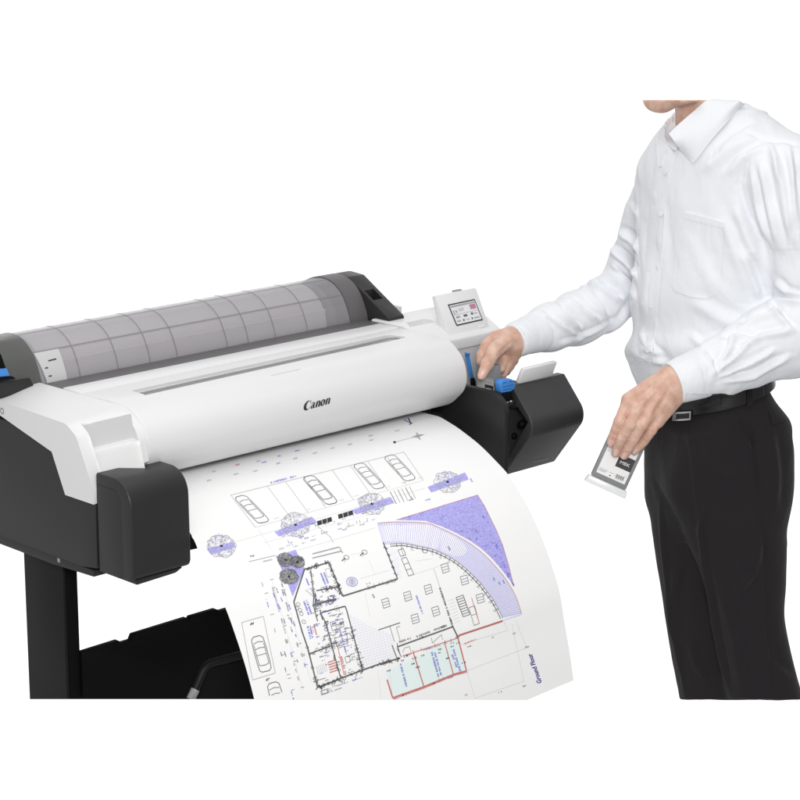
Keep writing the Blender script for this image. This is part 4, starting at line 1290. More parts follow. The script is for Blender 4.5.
def noise3(P_, freq, seed):
    """smooth value noise"""
    rs = np.random.RandomState(seed); T = rs.rand(32, 32, 32).astype(np.float32) * 2 - 1
    q_ = P_ * freq; i = np.floor(q_).astype(int); t = q_ - i; t = t * t * (3 - 2 * t)
    out = 0
    for a in (0, 1):
        for b_ in (0, 1):
            for c in (0, 1):
                w = (t[:, 0] if a else 1 - t[:, 0]) * (t[:, 1] if b_ else 1 - t[:, 1]) * (t[:, 2] if c else 1 - t[:, 2])
                out = out + w * T[(i[:, 0] + a) % 32, (i[:, 1] + b_) % 32, (i[:, 2] + c) % 32]
    return out


def crease(V, N, folds, dmin=None):
    """raise folds: each is (polyline in the photograph, half-width px, height m, valley share, depth window)"""
    u, v = photo_uv(V)
    ray_ = V / np.linalg.norm(V, axis=1)[:, None]
    face = np.clip(-(N * ray_).sum(1) * 2.5, 0, 1)
    out = np.zeros(len(V))
    for f in folds:
        pl, w, hgt, val = f[:4]
        win = f[4] if len(f) > 4 else None
        pl = np.array(pl, float)
        bu = (u > pl[:, 0].min() - 4 * w) & (u < pl[:, 0].max() + 4 * w) & (v > pl[:, 1].min() - 4 * w) & (v < pl[:, 1].max() + 4 * w)
        if win: bu &= (V[:, 1] > win[0]) & (V[:, 1] < win[1])
        ix = np.nonzero(bu)[0]
        if not len(ix): continue
        p = np.stack([u[ix], v[ix]], 1)
        seg = np.linalg.norm(np.diff(pl, axis=0), axis=1); cum = np.concatenate([[0], np.cumsum(seg)])
        best = np.full(len(ix), 1e9); sgn = np.zeros(len(ix)); along = np.zeros(len(ix))
        for k in range(len(pl) - 1):
            a, b_ = pl[k], pl[k + 1]; d = b_ - a; L = seg[k]
            t = np.clip(((p - a) @ d) / (L * L), 0, 1)
            q_ = p - (a + t[:, None] * d); dist = np.linalg.norm(q_, axis=1)
            s_ = np.sign(q_[:, 0] * d[1] - q_[:, 1] * d[0])
            m_ = dist < best
            best[m_] = dist[m_]; sgn[m_] = s_[m_]; along[m_] = (cum[k] + t[m_] * L) / cum[-1]
        s_ = best * sgn / w
        taper = np.clip(np.minimum(along, 1 - along) * 5 + 0.15, 0, 1)
        tot = np.exp(-s_ * s_) - val * np.exp(-((s_ - 1.6) / 0.8) ** 2)
        out[ix] += hgt * tot * taper * face[ix]
    return out


# ---- skin
mt = bpy.data.materials.new('skin'); mt.use_nodes = True
n, l = mt.node_tree.nodes, mt.node_tree.links
b = n['Principled BSDF']
b.inputs['Roughness'].default_value = 0.48
b.inputs['Specular IOR Level'].default_value = 0.4
b.inputs['Subsurface Weight'].default_value = 0.12
b.inputs['Subsurface Radius'].default_value = (0.010, 0.004, 0.002)
b.inputs['Subsurface Scale'].default_value = 0.5
tc = n.new('ShaderNodeTexCoord')
t1 = n.new('ShaderNodeTexNoise'); t1.inputs['Scale'].default_value = 55; t1.inputs['Detail'].default_value = 3
l.new(tc.outputs['Object'], t1.inputs['Vector'])
cr_ = n.new('ShaderNodeValToRGB')
cr_.color_ramp.elements[0].position = 0.32; cr_.color_ramp.elements[0].color = (0.58, 0.335, 0.245, 1)
cr_.color_ramp.elements[1].position = 0.66; cr_.color_ramp.elements[1].color = (0.73, 0.505, 0.405, 1)
l.new(t1.outputs['Fac'], cr_.inputs[0]); l.new(cr_.outputs[0], b.inputs['Base Color'])
t2 = n.new('ShaderNodeTexNoise'); t2.inputs['Scale'].default_value = 420; t2.inputs['Detail'].default_value = 2
l.new(tc.outputs['Object'], t2.inputs['Vector'])
bp = n.new('ShaderNodeBump'); bp.inputs['Strength'].default_value = 0.25; bp.inputs['Distance'].default_value = 0.0008
l.new(t2.outputs['Fac'], bp.inputs['Height']); l.new(bp.outputs[0], b.inputs['Normal'])
M['skin'] = mt
M['nail'] = mat('fingernail', (0.76, 0.50, 0.43), 0.28, 0, 1, 0.5)

bd_ = Field((0.118, 3.66, -0.115), (0.70, 4.34, 0.53), 0.0023)
# neck, jaw and chin
bd_.cone(QB(714, 150, 4.02), QB(699, 60, 4.0), 0.060, 0.046, 0.012)
bd_.cone(QB(660, 96.5, 3.985), QB(695, 70, 3.99), 0.0265, 0.042, 0.012)
bd_.cone(QB(654, 100, 3.985), QB(662, 98, 3.985), 0.0155, 0.020, 0.010)
bd_.cone(QB(664, 97, 3.97), QB(700, 82, 3.93), 0.022, 0.030, 0.012)
# trunk and arms under the clothes, slim, so that the body is one piece
bd_.cone(QB(716, 150, 4.02), QB(716, 330, 4.02), 0.07, 0.08, 0.02)
bd_.cone(QB(716, 330, 4.02), QB(712, 440, 4.01), 0.08, 0.055, 0.02)
bd_.cone(QB(716, 160, 4.02), QB(674, 178, 4.11), 0.05, 0.03, 0.02)
bd_.cone(QB(716, 160, 4.02), QB(786, 178, 3.89), 0.05, 0.03, 0.02)
RS, RE, RW = QB(674, 178, 4.11), QB(625, 290, 4.20), Q(517, 342, 3.955)
bd_.cone(RS, RE, 0.032, 0.027, 0.01); bd_.cone(RE, RW, 0.027, 0.017, 0.01)
LS, LE, LW = QB(790, 178, 3.89), QB(812, 312, 3.84), Q(682, 382, 3.735)
bd_.cone(LS, LE, 0.036, 0.03, 0.01); bd_.cone(LE, LW, 0.03, 0.019, 0.01)

# left hand: back of the hand to the viewer, fingers flat on the cartridge, thumb behind it
HZ = 3.745
def chain(F_, pts, rad, k=0.004, flat=None):
    for a, b_, r0, r1 in zip(pts, pts[1:], rad, rad[1:]): F_.cone(a, b_, r0, r1, k, flat)
wr = [Q(669, 376, 3.732), Q(673, 382, 3.728), Q(677, 388, 3.730), Q(679, 393, 3.736)]
kn = [Q(629, 400, 3.712), Q(639, 407, 3.704), Q(649.5, 414, 3.706), Q(657.5, 421, 3.714)]
vw = (0.25, 1, -0.2)
for w_, k_, r0, r1 in zip(wr, kn, (.0165, .017, .017, .015), (.0125, .0125, .0120, .0110)): bd_.cone(w_, k_, r0, r1, 0.010)
bd_.cone(Q(684, 380, 3.735), Q(672, 381, 3.730), 0.0205, 0.0205, 0.010, (vw, 1.15))
bd_.cone(Q(684, 389, 3.737), Q(674, 388, 3.732), 0.0175, 0.0175, 0.010, (vw, 1.15))
bd_.cone(Q(652, 392, 3.722), Q(640, 406, 3.720), 0.019, 0.015, 0.010, (vw, 1.4))
bd_.cone(Q(662, 398, 3.728), Q(650, 412, 3.722), 0.019, 0.015, 0.010, (vw, 1.4))
fing = [
    ([kn[0], Q(619.3, 421, 3.704), Q(614.3, 434, 3.716), Q(611.0, 442.5, 3.7275)], (.0102, .0087, .0083, .0070)),
    ([kn[1], Q(630.5, 424, 3.692), Q(622.6, 437, 3.704), Q(616.2, 452.5, 3.7265)], (.0104, .0093, .0089, .0073)),
    ([kn[2], Q(642.0, 425.5, 3.694), Q(634.3, 438, 3.706), Q(624.2, 455.5, 3.7275)], (.0100, .0090, .0086, .0071)),
    ([kn[3], Q(651.5, 430.5, 3.706), Q(644.2, 441, 3.716), Q(634.8, 451.0, 3.7285)], (.0092, .0080, .0076, .0064)),
]
for pts, rad in fing:
    chain(bd_, pts[:2], rad[:2], 0.0022); chain(bd_, pts[1:], rad[1:], 0.0007)
    bd_.ball(pts[1] - np.array([0, .001, 0]), rad[1] * 1.02, 0.002)
bd_.cone(kn[0] - np.array([0, .004, 0]), kn[0] - np.array([.002, .004, .004]), .0090, .0088, .006); bd_.ball(kn[1] - np.array([0, .0035, 0]), .0098, .006)
bd_.ball(kn[2] - np.array([0, .003, 0]), .0095, .006); bd_.ball(kn[3] - np.array([0, .0025, 0]), .0088, .006)
# thumb, under the hand and along the back of the cartridge
chain(bd_, [Q(664, 390, 3.742), Q(648, 402, 3.772), Q(637, 420, 3.782), Q(630, 437, 3.779)], (.016, .0125, .0105, .0085), 0.006)

# right hand: reaching down, thumb on the near face of the cartridge, fingers behind it
tw = (0.1, 1, 0.1)
bd_.cone(Q(520, 340, 3.956), Q(508, 342, 3.945), 0.0205, 0.0215, 0.010)
bd_.cone(Q(512, 338, 3.945), Q(496, 340, 3.935), 0.0175, 0.0155, 0.010)          # back of the hand to the index knuckle
bd_.cone(Q(511, 345, 3.945), Q(500, 352, 3.952), 0.0175, 0.0140, 0.010)
bd_.cone(Q(517.5, 346, 3.952), Q(511, 357, 3.955), 0.0150, 0.0135, 0.010)          # heel of the hand
chain(bd_, [Q(505, 342, 3.925), Q(494.5, 350.5, 3.905), Q(487, 364, 3.878), Q(481.8, 375.5, 3.8745)], (.0150, .0125, .0098, .0078), 0.005)   # thumb
bd_.ball(Q(487.2, 363.5, 3.877), .0102, .004)
chain(bd_, [Q(496, 339.5, 3.935), Q(487, 345, 3.928), Q(481.8, 355, 3.918), Q(480.6, 362, 3.917)], (.0135, .0100, .0085, .0072), 0.004)     # index
chain(bd_, [Q(500, 343, 3.955), Q(499, 352, 3.962), Q(503, 360, 3.944), Q(500.5, 369, 3.928)], (.0130, .0102, .0092, .0078), 0.004)   # middle
chain(bd_, [Q(507, 350, 3.962), Q(508.5, 358, 3.962), Q(506.5, 366, 3.948), Q(503, 374.5, 3.938)], (.0120, .0100, .0090, .0075), 0.004)  # ring
chain(bd_, [Q(514, 352, 3.962), Q(513, 360, 3.966), Q(509.5, 366, 3.958), Q(506.5, 372, 3.950)], (.0115, .0090, .0080, .0068), 0.004)  # little
bd_.keep_below(100.0)
V, F = bd_.surface()
V = relax(V, F, 2, 0.5)
N = normals(V, F)
hand_folds = []
for pts, rad in fing:         # wrinkles over the finger joints, hollows between the tendons
    for j, n_w in ((1, 3), (2, 2)):
        p = pts[j]; c = np.array([400 + FPX * p[0] / p[1], 400 - FPX * p[2] / p[1]])
        pa = pts[j - 1]; ca = np.array([400 + FPX * pa[0] / pa[1], 400 - FPX * pa[2] / pa[1]])
        d = (c - ca) / np.linalg.norm(c - ca); q_ = np.array([-d[1], d[0]])
        for k in range(n_w):
            cc = c + d * (k - (n_w - 1) / 2) * 1.8
            hand_folds.append(([cc - q_ * 4.2, cc + d * .4, cc + q_ * 4.2], 0.85, -0.0014, 0, (3.6, 3.74)))
for a, b_ in (((655, 386), (634, 403)), ((660, 392), (644, 410)), ((665, 398), (653, 417))): hand_folds.append(([a, b_], 3.0, -0.0030, 0, (3.6, 3.74)))
for a, b_ in (((664, 380), (640, 404)), ((668, 386), (650, 410)), ((660, 378), (631, 396))): hand_folds.append(([a, b_], 1.8, 0.0016, 0, (3.6, 3.74)))
hand_folds.append(([(485, 361.5), (490, 364)], 1.0, -0.0006, 0, (3.8, 3.95))); hand_folds.append(([(484.2, 363.5), (489, 366)], 1.0, -0.0006, 0, (3.8, 3.95)))
hand_folds.append(([(497, 338), (489, 347), (486, 355)], 2.2, 0.0010, 0.4, (3.8, 3.96)))
hand_folds.append(([(512, 341), (501, 352), (495, 357)], 1.6, -0.0016, 0, (3.8, 3.96)))
hand_folds.append(([(653, 109.5), (664, 108), (674, 102)], 2.0, 0.0012, 0.5))
V = V + N * crease(V, N, hand_folds)[:, None]
person = mesh_object('person', V, F, [M['skin']])
tag(person, 'person in a white shirt and dark trousers loading ink into the plotter', 'person')
# fingernails
ptree = bvh_of(person)
for (u, v, du, dv, w, h_) in ((610.8, 442.5, -.30, .95, 2.7, 3.4), (616.2, 452.6, -.38, .92, 2.9, 3.6), (624.3, 455.6, -.45, .9, 2.7, 3.4), (635.0, 451.2, -.55, .84, 2.3, 3.0), (482.0, 374.5, -.42, .9, 3.0, 4.2)):
    c = np.array([u, v]); d = np.array([du, dv]); q_ = np.array([-dv, du])
    bm = bmesh.new(); rows_ = []
    for i in range(7):
        a = -1 + 2 * i / 6; wd2 = w * math.sqrt(max(0.12, 1 - (a * .88) ** 2)) if abs(a) > .6 else w * .80
        r_ = []
        for j in range(7):
            p = c + d * a * h_ + q_ * wd2 * (-1 + 2 * j / 6)
            h = on(ptree, p[0], p[1], 0.0005 - 0.0005 * abs(-1 + 2 * j / 6) ** 2)
            r_.append(bm.verts.new(h[0]) if h else None)
        rows_.append(r_)
    for A, B in zip(rows_, rows_[1:]):
        for j in range(6):
            q4 = [A[j], A[j + 1], B[j + 1], B[j]]
            if None in q4 or max((x.co - y.co).length for x in q4 for y in q4) > 0.008: continue
            bm.faces.new(q4)
    finish(bm, 'fingernail', M['nail'], person, 60)

# ---- shirt
def cloth(name, colour, rough, weave, bumpv, sheen, wr=0.0, spec=0.3):
    mt = bpy.data.materials.new(name); mt.use_nodes = True
    n, l = mt.node_tree.nodes, mt.node_tree.links
    b = n['Principled BSDF']
    b.inputs['Base Color'].default_value = (*colour, 1); b.inputs['Roughness'].default_value = rough
    b.inputs['Sheen Weight'].default_value = sheen; b.inputs['Specular IOR Level'].default_value = spec
    tc = n.new('ShaderNodeTexCoord')
    t = n.new('ShaderNodeTexNoise'); t.inputs['Scale'].default_value = weave; t.inputs['Detail'].default_value = 2
    l.new(tc.outputs['Object'], t.inputs['Vector'])
    bp = n.new('ShaderNodeBump'); bp.inputs['Strength'].default_value = bumpv; bp.inputs['Distance'].default_value = 0.0006
    l.new(t.outputs['Fac'], bp.inputs['Height'])
    last = bp
    if wr:
        mp = n.new('ShaderNodeMapping'); mp.inputs['Scale'].default_value = (26, 26, 11); mp.inputs['Rotation'].default_value = (0.5, 0.3, 0.4)
        l.new(tc.outputs['Object'], mp.inputs[0])
        t2 = n.new('ShaderNodeTexNoise'); t2.inputs['Scale'].default_value = 1.0; t2.inputs['Detail'].default_value = 3; t2.inputs['Distortion'].default_value = 1.2
        l.new(mp.outputs[0], t2.inputs['Vector'])
        b2 = n.new('ShaderNodeBump'); b2.inputs['Strength'].default_value = wr; b2.inputs['Distance'].default_value = 0.004
        l.new(t2.outputs['Fac'], b2.inputs['Height']); l.new(bp.outputs[0], b2.inputs['Normal']); last = b2
    l.new(last.outputs[0], b.inputs['Normal'])
    return mt


M['shirt'] = cloth('white_cotton', (0.81, 0.83, 0.865), 0.8, 900, 0.16, 0.1, 0.6)
M['trousers'] = cloth('charcoal_wool', (0.0225, 0.0203, 0.0222), 0.9, 1100, 0.6, 0.08, 0.45, 0.08)
M['leather'] = mat('belt_leather', (0.008, 0.008, 0.009), 0.28, 0.2, 300, 0.5)
M['steel'] = mat('buckle_steel', (0.55, 0.55, 0.56), 0.22, 0, 1, 0.5, metal=1.0)
M['button'] = mat('shirt_button', (0.80, 0.80, 0.80), 0.25)
e_sh = np.array([0.66, -0.75]); e_fr = np.array([-0.75, -0.66])      # along the shoulders, out of the chest
st = Field((0.140, 3.64, 0.008), (0.745, 4.44, 0.545), 0.0028)
st.stack([(QB(716, 118, 4.01), .085, .075), (QB(718, 134, 4.01), .118, .088), (QB(722, 160, 4.005), .163, .105), (QB(727, 205, 4.0), .174, .115), (QB(726, 250, 4.0), .174, .118), (QB(714, 300, 4.0), .159, .116),
          (QB(711.5, 332, 4.0), .148, .112), (QB(706.5, 350, 4.0), .152, .116), (QB(705.5, 367, 4.0), .142, .108), (QB(706.5, 388, 4.0), .1285, .097), (QB(707.5, 405, 4.0), .1260, .095), (QB(709, 440, 4.0), .120, .09)], e_sh, e_fr, 0.02, 2.05)
st.cone(QB(712, 118, 4.01), QB(784, 176, 3.895), 0.050, 0.060, 0.03)
st.cone(QB(712, 120, 4.02), QB(676, 176, 4.115), 0.048, 0.050, 0.03)
# far sleeve
chain(st, [QB(672, 170, 4.115), QB(654, 215, 4.15), QB(637, 262, 4.19), QB(629, 287, 4.20), QB(604, 304, 4.14), Q(578, 318, 4.07), Q(548, 328, 4.005), Q(520, 338, 3.96), Q(514.5, 340, 3.95)],
      (.050, .050, .047, .046, .0455, .0445, .0365, .0275, .0270), 0.016)
# near sleeve
chain(st, [QB(787, 174, 3.89), QB(798, 217, 3.87), QB(812, 268, 3.85), QB(816, 312, 3.84), QB(795, 335, 3.825), Q(768, 343, 3.80), Q(742, 358, 3.785), Q(716, 370, 3.765), Q(690, 378, 3.745), Q(675, 383, 3.738)],
      (.064, .064, .060, .062, .063, .058, .049, .0425, .0355, .0335), 0.018)
# the cuffs end square
def end_plane(F_, c, nrm, r):
    c = np.array(c); nrm = np.array(nrm, float); nrm /= np.linalg.norm(nrm)
    a, b_ = F_.sub(c - r, c + r)
    X, Y, Z = F_.coords(a, b_)
    f = (X - c[0]) * nrm[0] + (Y - c[1]) * nrm[1] + (Z - c[2]) * nrm[2]
    s_ = F_.g[a[0]:b_[0], a[1]:b_[1], a[2]:b_[2]]
    np.maximum(s_, f.astype(np.float32), out=s_)
# neck opening
X_, Y_, Z_ = st.coords(np.zeros(3, int), st.n)
def carve_cone(F_, A, B, ra, rb):
    t_ = Field.__new__(Field); t_.h, t_.lo, t_.n, t_.ax = F_.h, F_.lo, F_.n, F_.ax; t_.g = np.full(F_.n, 0.05, np.float32)
    t_.cone(A, B, ra, rb, 0); np.maximum(F_.g, -t_.g, out=F_.g)
carve_cone(st, QB(711, 124, 4.015), QB(704, 40, 4.0), .0615, .064)
carve_cone(st, QB(693, 132, 3.985), QB(690, 60, 3.97), .046, .058)
def waist_plane(F_, v_, up, tilt=0.27):
    c = QB(708, v_, 4.0); X, Y, Z = F_.coords(np.zeros(3, int), F_.n)
    f = (Z - c[2] - (X - c[0]) * tilt - (Y - c[1]) * math.tan(PITCH)) * .95
    np.maximum(F_.g, f if up else -f, out=F_.g)
waist_plane(st, 381.3, False)
end_plane(st, Q(513.5, 341, 3.95), Q(513, 341, 3.945) - Q(545, 329, 4.0), 0.06)
end_plane(st, Q(673.5, 383, 3.738), Q(672, 384, 3.736) - Q(690, 377.5, 3.745), 0.07)
st.keep_below(100.0)
V, F = st.surface()
V = relax(V, F, 3, 0.5)
N = normals(V, F)
FAR, NEAR = (4.0, 4.5), (3.6, 3.86)
folds = [
    # far sleeve: rings at the inner elbow and loose cloth of the forearm
    ([(618, 231), (634, 240), (652, 262)], 3.2, .0075, .8, (3.965, 4.5)), ([(610, 247), (628, 262), (646, 285)], 3.0, .0080, .9, (3.965, 4.5)), ([(612, 262), (628, 283), (634, 300)], 3.0, .006, .8, (3.965, 4.5)),
    ([(588, 280), (602, 290), (622, 303)], 3.2, .0075, .9, (3.965, 4.5)), ([(577, 282), (590, 297), (606, 318)], 2.8, .0065, .8, (3.965, 4.5)), ([(561, 299), (576, 306), (598, 322)], 2.8, .006, .8, (3.965, 4.5)),
    ([(553, 304), (562, 314), (580, 330)], 2.6, .005, .8, (3.965, 4.5)), ([(540, 312), (556, 322), (580, 338)], 2.4, .004, .7, (3.965, 4.5)), ([(632, 206), (648, 222), (660, 250)], 3.4, .006, .7, (3.965, 4.5)),
    ([(640, 180), (650, 205), (660, 232)], 3.4, .005, .6, (3.965, 4.5)), ([(600, 335), (620, 322), (634, 300)], 3.0, .004, .6, (3.965, 4.5)), ([(560, 344), (590, 333), (620, 318)], 2.2, .003, .6, (3.965, 4.5)),
    # chest and shoulder
    ([(718, 150), (735, 138), (757, 126)], 4.0, .0035, .6), ([(700, 172), (728, 150), (760, 134)], 5, .0035, .6), ([(726, 176), (742, 158), (768, 146)], 4, .0035, .6),
    ([(744, 158), (739, 185), (746, 212), (757, 234), (767, 262)], 3.2, -.0060, -.5), ([(735, 205), (744, 232), (756, 262)], 6, .0045, .5), ([(722, 216), (735, 250), (748, 290)], 6, .004, .5),
    ([(742, 250), (752, 275), (760, 300)], 4, .0055, .6), ([(690, 300), (720, 318), (744, 330)], 7, .0035, .5), ([(652, 180), (660, 215), (662, 255)], 5, .0025, .5), ([(642, 230), (648, 275), (645, 320)], 5, .0030, .6),
    ([(640, 330), (648, 348), (664, 362)], 4, .0040, .6), ([(636, 352), (650, 360), (668, 364)], 3.2, .0040, .7), ([(690, 335), (702, 345), (722, 336)], 4, .003, .5),
    ([(684, 230), (700, 262), (716, 292)], 7, .0018, .4),
    # near sleeve
    ([(770, 143), (775, 158), (778, 182)], 2.8, .0028, .6), ([(788, 146), (792, 170), (795, 225)], 3.4, .0045, .8), ([(744, 132), (765, 140), (785, 141), (802, 146)], 2.0, -.0022, 0),
    ([(774, 150), (784, 190), (790, 240)], 4.5, .0050, .7), ([(760, 160), (768, 200), (780, 250)], 4.5, .0045, .7), ([(790, 165), (797, 215), (800, 260)], 4, .004, .6), ([(752, 170), (757, 205), (768, 244)], 3.2, .004, .6),
    ([(766, 303), (782, 301), (802, 303)], 3.2, .0060, .8, (3.6, 3.9)), ([(768, 305), (778, 316), (792, 330)], 3.4, .0055, .7, (3.6, 3.9)), ([(742, 326), (760, 318), (785, 312)], 3.2, .0060, .8, (3.6, 3.9)),
    ([(715, 375), (730, 362), (748, 346)], 2.8, .0045, .8, (3.6, 3.9)), ([(713, 376), (726, 356), (735, 334)], 3.2, .0040, .6, (3.6, 3.9)), ([(718, 378), (745, 366), (775, 350)], 2.8, .0055, .9, (3.6, 3.9)),
    ([(722, 383), (752, 376), (790, 356)], 2.8, .0045, .8, (3.6, 3.9)), ([(735, 350), (762, 336), (796, 330)], 3.6, .0050, .7, (3.6, 3.9)), ([(705, 352), (712, 362), (714, 374)], 2.2, .0045, .9, (3.6, 3.9)),
    ([(722, 342), (738, 336), (756, 338)], 2.6, .0045, .8, (3.6, 3.9)), ([(775, 280), (786, 292), (802, 296)], 3.0, .0045, .7, (3.6, 3.9)),
]
disp = 1.5 * crease(V, N, folds)
# loose small rumples, stronger on the sleeves
u, v = photo_uv(V)
slv = np.clip(((u < 640) & (v < 360)) * 1.0 + ((V[:, 1] < 3.83) & (v > 250)) * 1.0, 0, 1)
rot = V @ np.array([[.8, .5, .33], [-.6, .7, .38], [0, -.5, .86]])
disp += noise3(rot * np.array([1, 1, .45]), 34, 3) * (.0016 + .0016 * slv) + noise3(rot * np.array([1, 1, .5]), 70, 5) * (.0005 + .0006 * slv)
# keep the cuff edges flat
cuffL = np.linalg.norm(V - Q(682, 380, 3.742), axis=1) < .045; cuffR = np.linalg.norm(V - Q(523, 338, 3.962), axis=1) < .036
disp[cuffL | cuffR] *= .25
V = V + N * disp[:, None]
V = relax(V, F, 2, 0.45)
shirt = mesh_object('shirt', V, F, [M['shirt']], person)
stree = bvh_of(shirt)


def towards(tree, u_, v_, lift):
    h = on(tree, u_, v_, 0.0)
    if h is None: return None
    d = Vector(tuple(ray(u_, v_))).normalized()
    return h[0] - d * lift, h[1]


def ribbon(tree, pts, w, lift, step=3.0):
    """a flat strip of cloth following a surface; pts in the photograph, w in px"""
    bm = bmesh.new(); prev = None
    P_ = []
    for a, b_ in zip(pts, pts[1:]):
        a, b_ = np.array(a, float), np.array(b_, float); k = max(1, int(np.linalg.norm(b_ - a) / step))
        P_ += [a + (b_ - a) * i / k for i in range(k)]
    P_.append(np.array(pts[-1], float))
    for i, p in enumerate(P_):
        d = P_[min(i + 1, len(P_) - 1)] - P_[max(i - 1, 0)]; d /= max(np.linalg.norm(d), 1e-6); q_ = np.array([-d[1], d[0]])
        ring = []
        for s_, lf in ((-1, -0.001), (-.92, lift), (0, lift), (.92, lift), (1, -0.001)):
            h = towards(tree, *(p + q_ * s_ * w / 2), lf)
            ring.append(bm.verts.new(h[0]) if h else None)
        if prev and None not in prev and None not in ring:
            for j in range(4):
                q4 = (prev[j], prev[j + 1], ring[j + 1], ring[j])
                if max((x.co - y.co).length for x in q4 for y in q4) < .06: bm.faces.new(q4)
        prev = ring
    return bm


def pad(tree, poly, lift, edge=1.2, cell=4.0, fall=None):
    """a sewn-on patch with a turned edge following a surface"""
    bm = bmesh.new()
    poly = np.array(poly, float)
    lo, hi = poly.min(0), poly.max(0)
    xs = np.arange(lo[0], hi[0] + cell, cell); ys = np.arange(lo[1], hi[1] + cell, cell)
    tb = bmesh.new(); tb.faces.new([tb.verts.new((p[0], p[1], 0)) for p in poly])
    for ax, arr in ((0, xs), (1, ys)):
        no = Vector((1, 0, 0)) if ax == 0 else Vector((0, 1, 0))
        for t in arr[1:-1]: bmesh.ops.bisect_plane(tb, geom=list(tb.verts) + list(tb.edges) + list(tb.faces), plane_co=no * float(t), plane_no=no)
    mp = {}; rim = {}
    for v_ in tb.verts:
        h = towards(tree, v_.co.x, v_.co.y, lift); mp[v_] = bm.verts.new(h[0]) if h else None
        if v_.is_boundary:
            h2 = towards(tree, v_.co.x, v_.co.y, -0.001); rim[v_] = bm.verts.new(h2[0]) if h2 else None
    for f in tb.faces:
        q_ = [mp[x] for x in f.verts]
        if None not in q_ and max((x.co - y.co).length for x in q_ for y in q_) < .04: bm.faces.new(q_)
    for e in tb.edges:
        if e.is_boundary:
            a, b_ = e.verts
            if None not in (mp[a], mp[b_], rim.get(a), rim.get(b_)): bm.faces.new((mp[a], mp[b_], rim[b_], rim[a]))
    tb.free()
    return bm


# button placket down the front, chest pocket, seams
finish(ribbon(stree, [(667.5, 140), (661.5, 170), (657, 210), (653.5, 255), (650, 300), (646.5, 340), (645, 372), (647, 392)], 17, 0.0018), 'placket', M['shirt'], shirt, 40)
pk = [(685, 212.5), (723.5, 222.5), (722.5, 255), (719.5, 288), (716, 295.5), (705, 298.5), (690, 297), (674.5, 291), (671, 285), (676, 250)]
finish(pad(stree, pk, 0.0028, cell=2.5), 'chest_pocket', M['shirt'], shirt, 40)
ptr = pad(stree, [(684.6, 212), (724, 222.2), (723.6, 228.5), (684, 218.5)], 0.0042, cell=2.5); finish(ptr, 'pocket_hem', M['shirt'], shirt, 40)
for (u_, v_) in ((664.5, 172), (660.5, 213.5), (657, 268), (651, 305), (647.5, 350)):
    h = on(stree, u_ + 1, v_, 0.0024)
    if h:
        bm = bmesh.new()
        bmesh.ops.create_cone(bm, cap_ends=True, segments=18, radius1=.0052, radius2=.0048, depth=.0018, matrix=Matrix.Translation(h[0]) @ h[1].to_track_quat('Z', 'Y').to_matrix().to_4x4())
        finish(bm, 'button', M['button'], shirt, 35)
# cuffs: slightly wider bands with a stitched edge
def cuff(name, c0, c1, r0, r1, thick=0.0016):
    c0, c1 = np.array(c0), np.array(c1); t = c1 - c0; L = np.linalg.norm(t); t /= L
    a = np.cross(t, [0, 1, 0.2]); a /= np.linalg.norm(a); b_ = np.cross(t, a)
    V_, F_ = [], []
    K_ = 48
    prof = [(0.0, r0 - .004), (-.001, r0), (0.0005, r0 + thick), (L * .08, r0 + thick), (L * .10, r0 + thick * .6), (L * .13, r0 + thick), (L * .86, r1 + thick), (L * .9, r1 + thick * .6), (L * .94, r1 + thick), (L, r1 + thick * .9), (L * 1.01, r1 - .003)]
    for s_, r in prof:
        for k in range(K_):
            q_ = 2 * math.pi * k / K_; V_.append(c0 + t * s_ + (a * math.cos(q_) + b_ * math.sin(q_)) * (r + .0006 * math.sin(3 * q_ + 1)))
    for i in range(len(prof) - 1):
        for k in range(K_): F_.append((i * K_ + k, i * K_ + (k + 1) % K_, (i + 1) * K_ + (k + 1) % K_, (i + 1) * K_ + k))
    return mesh_object(name, np.array(V_), np.array(F_)[:, ::-1], [M['shirt']], shirt, 50)


cuff('cuff', Q(513, 341.2, 3.949), Q(541.5, 330.3, 3.997), .0268, .0345)
cuff('cuff', Q(672.5, 383.6, 3.7375), Q(701, 373, 3.754), .0335, .0385)

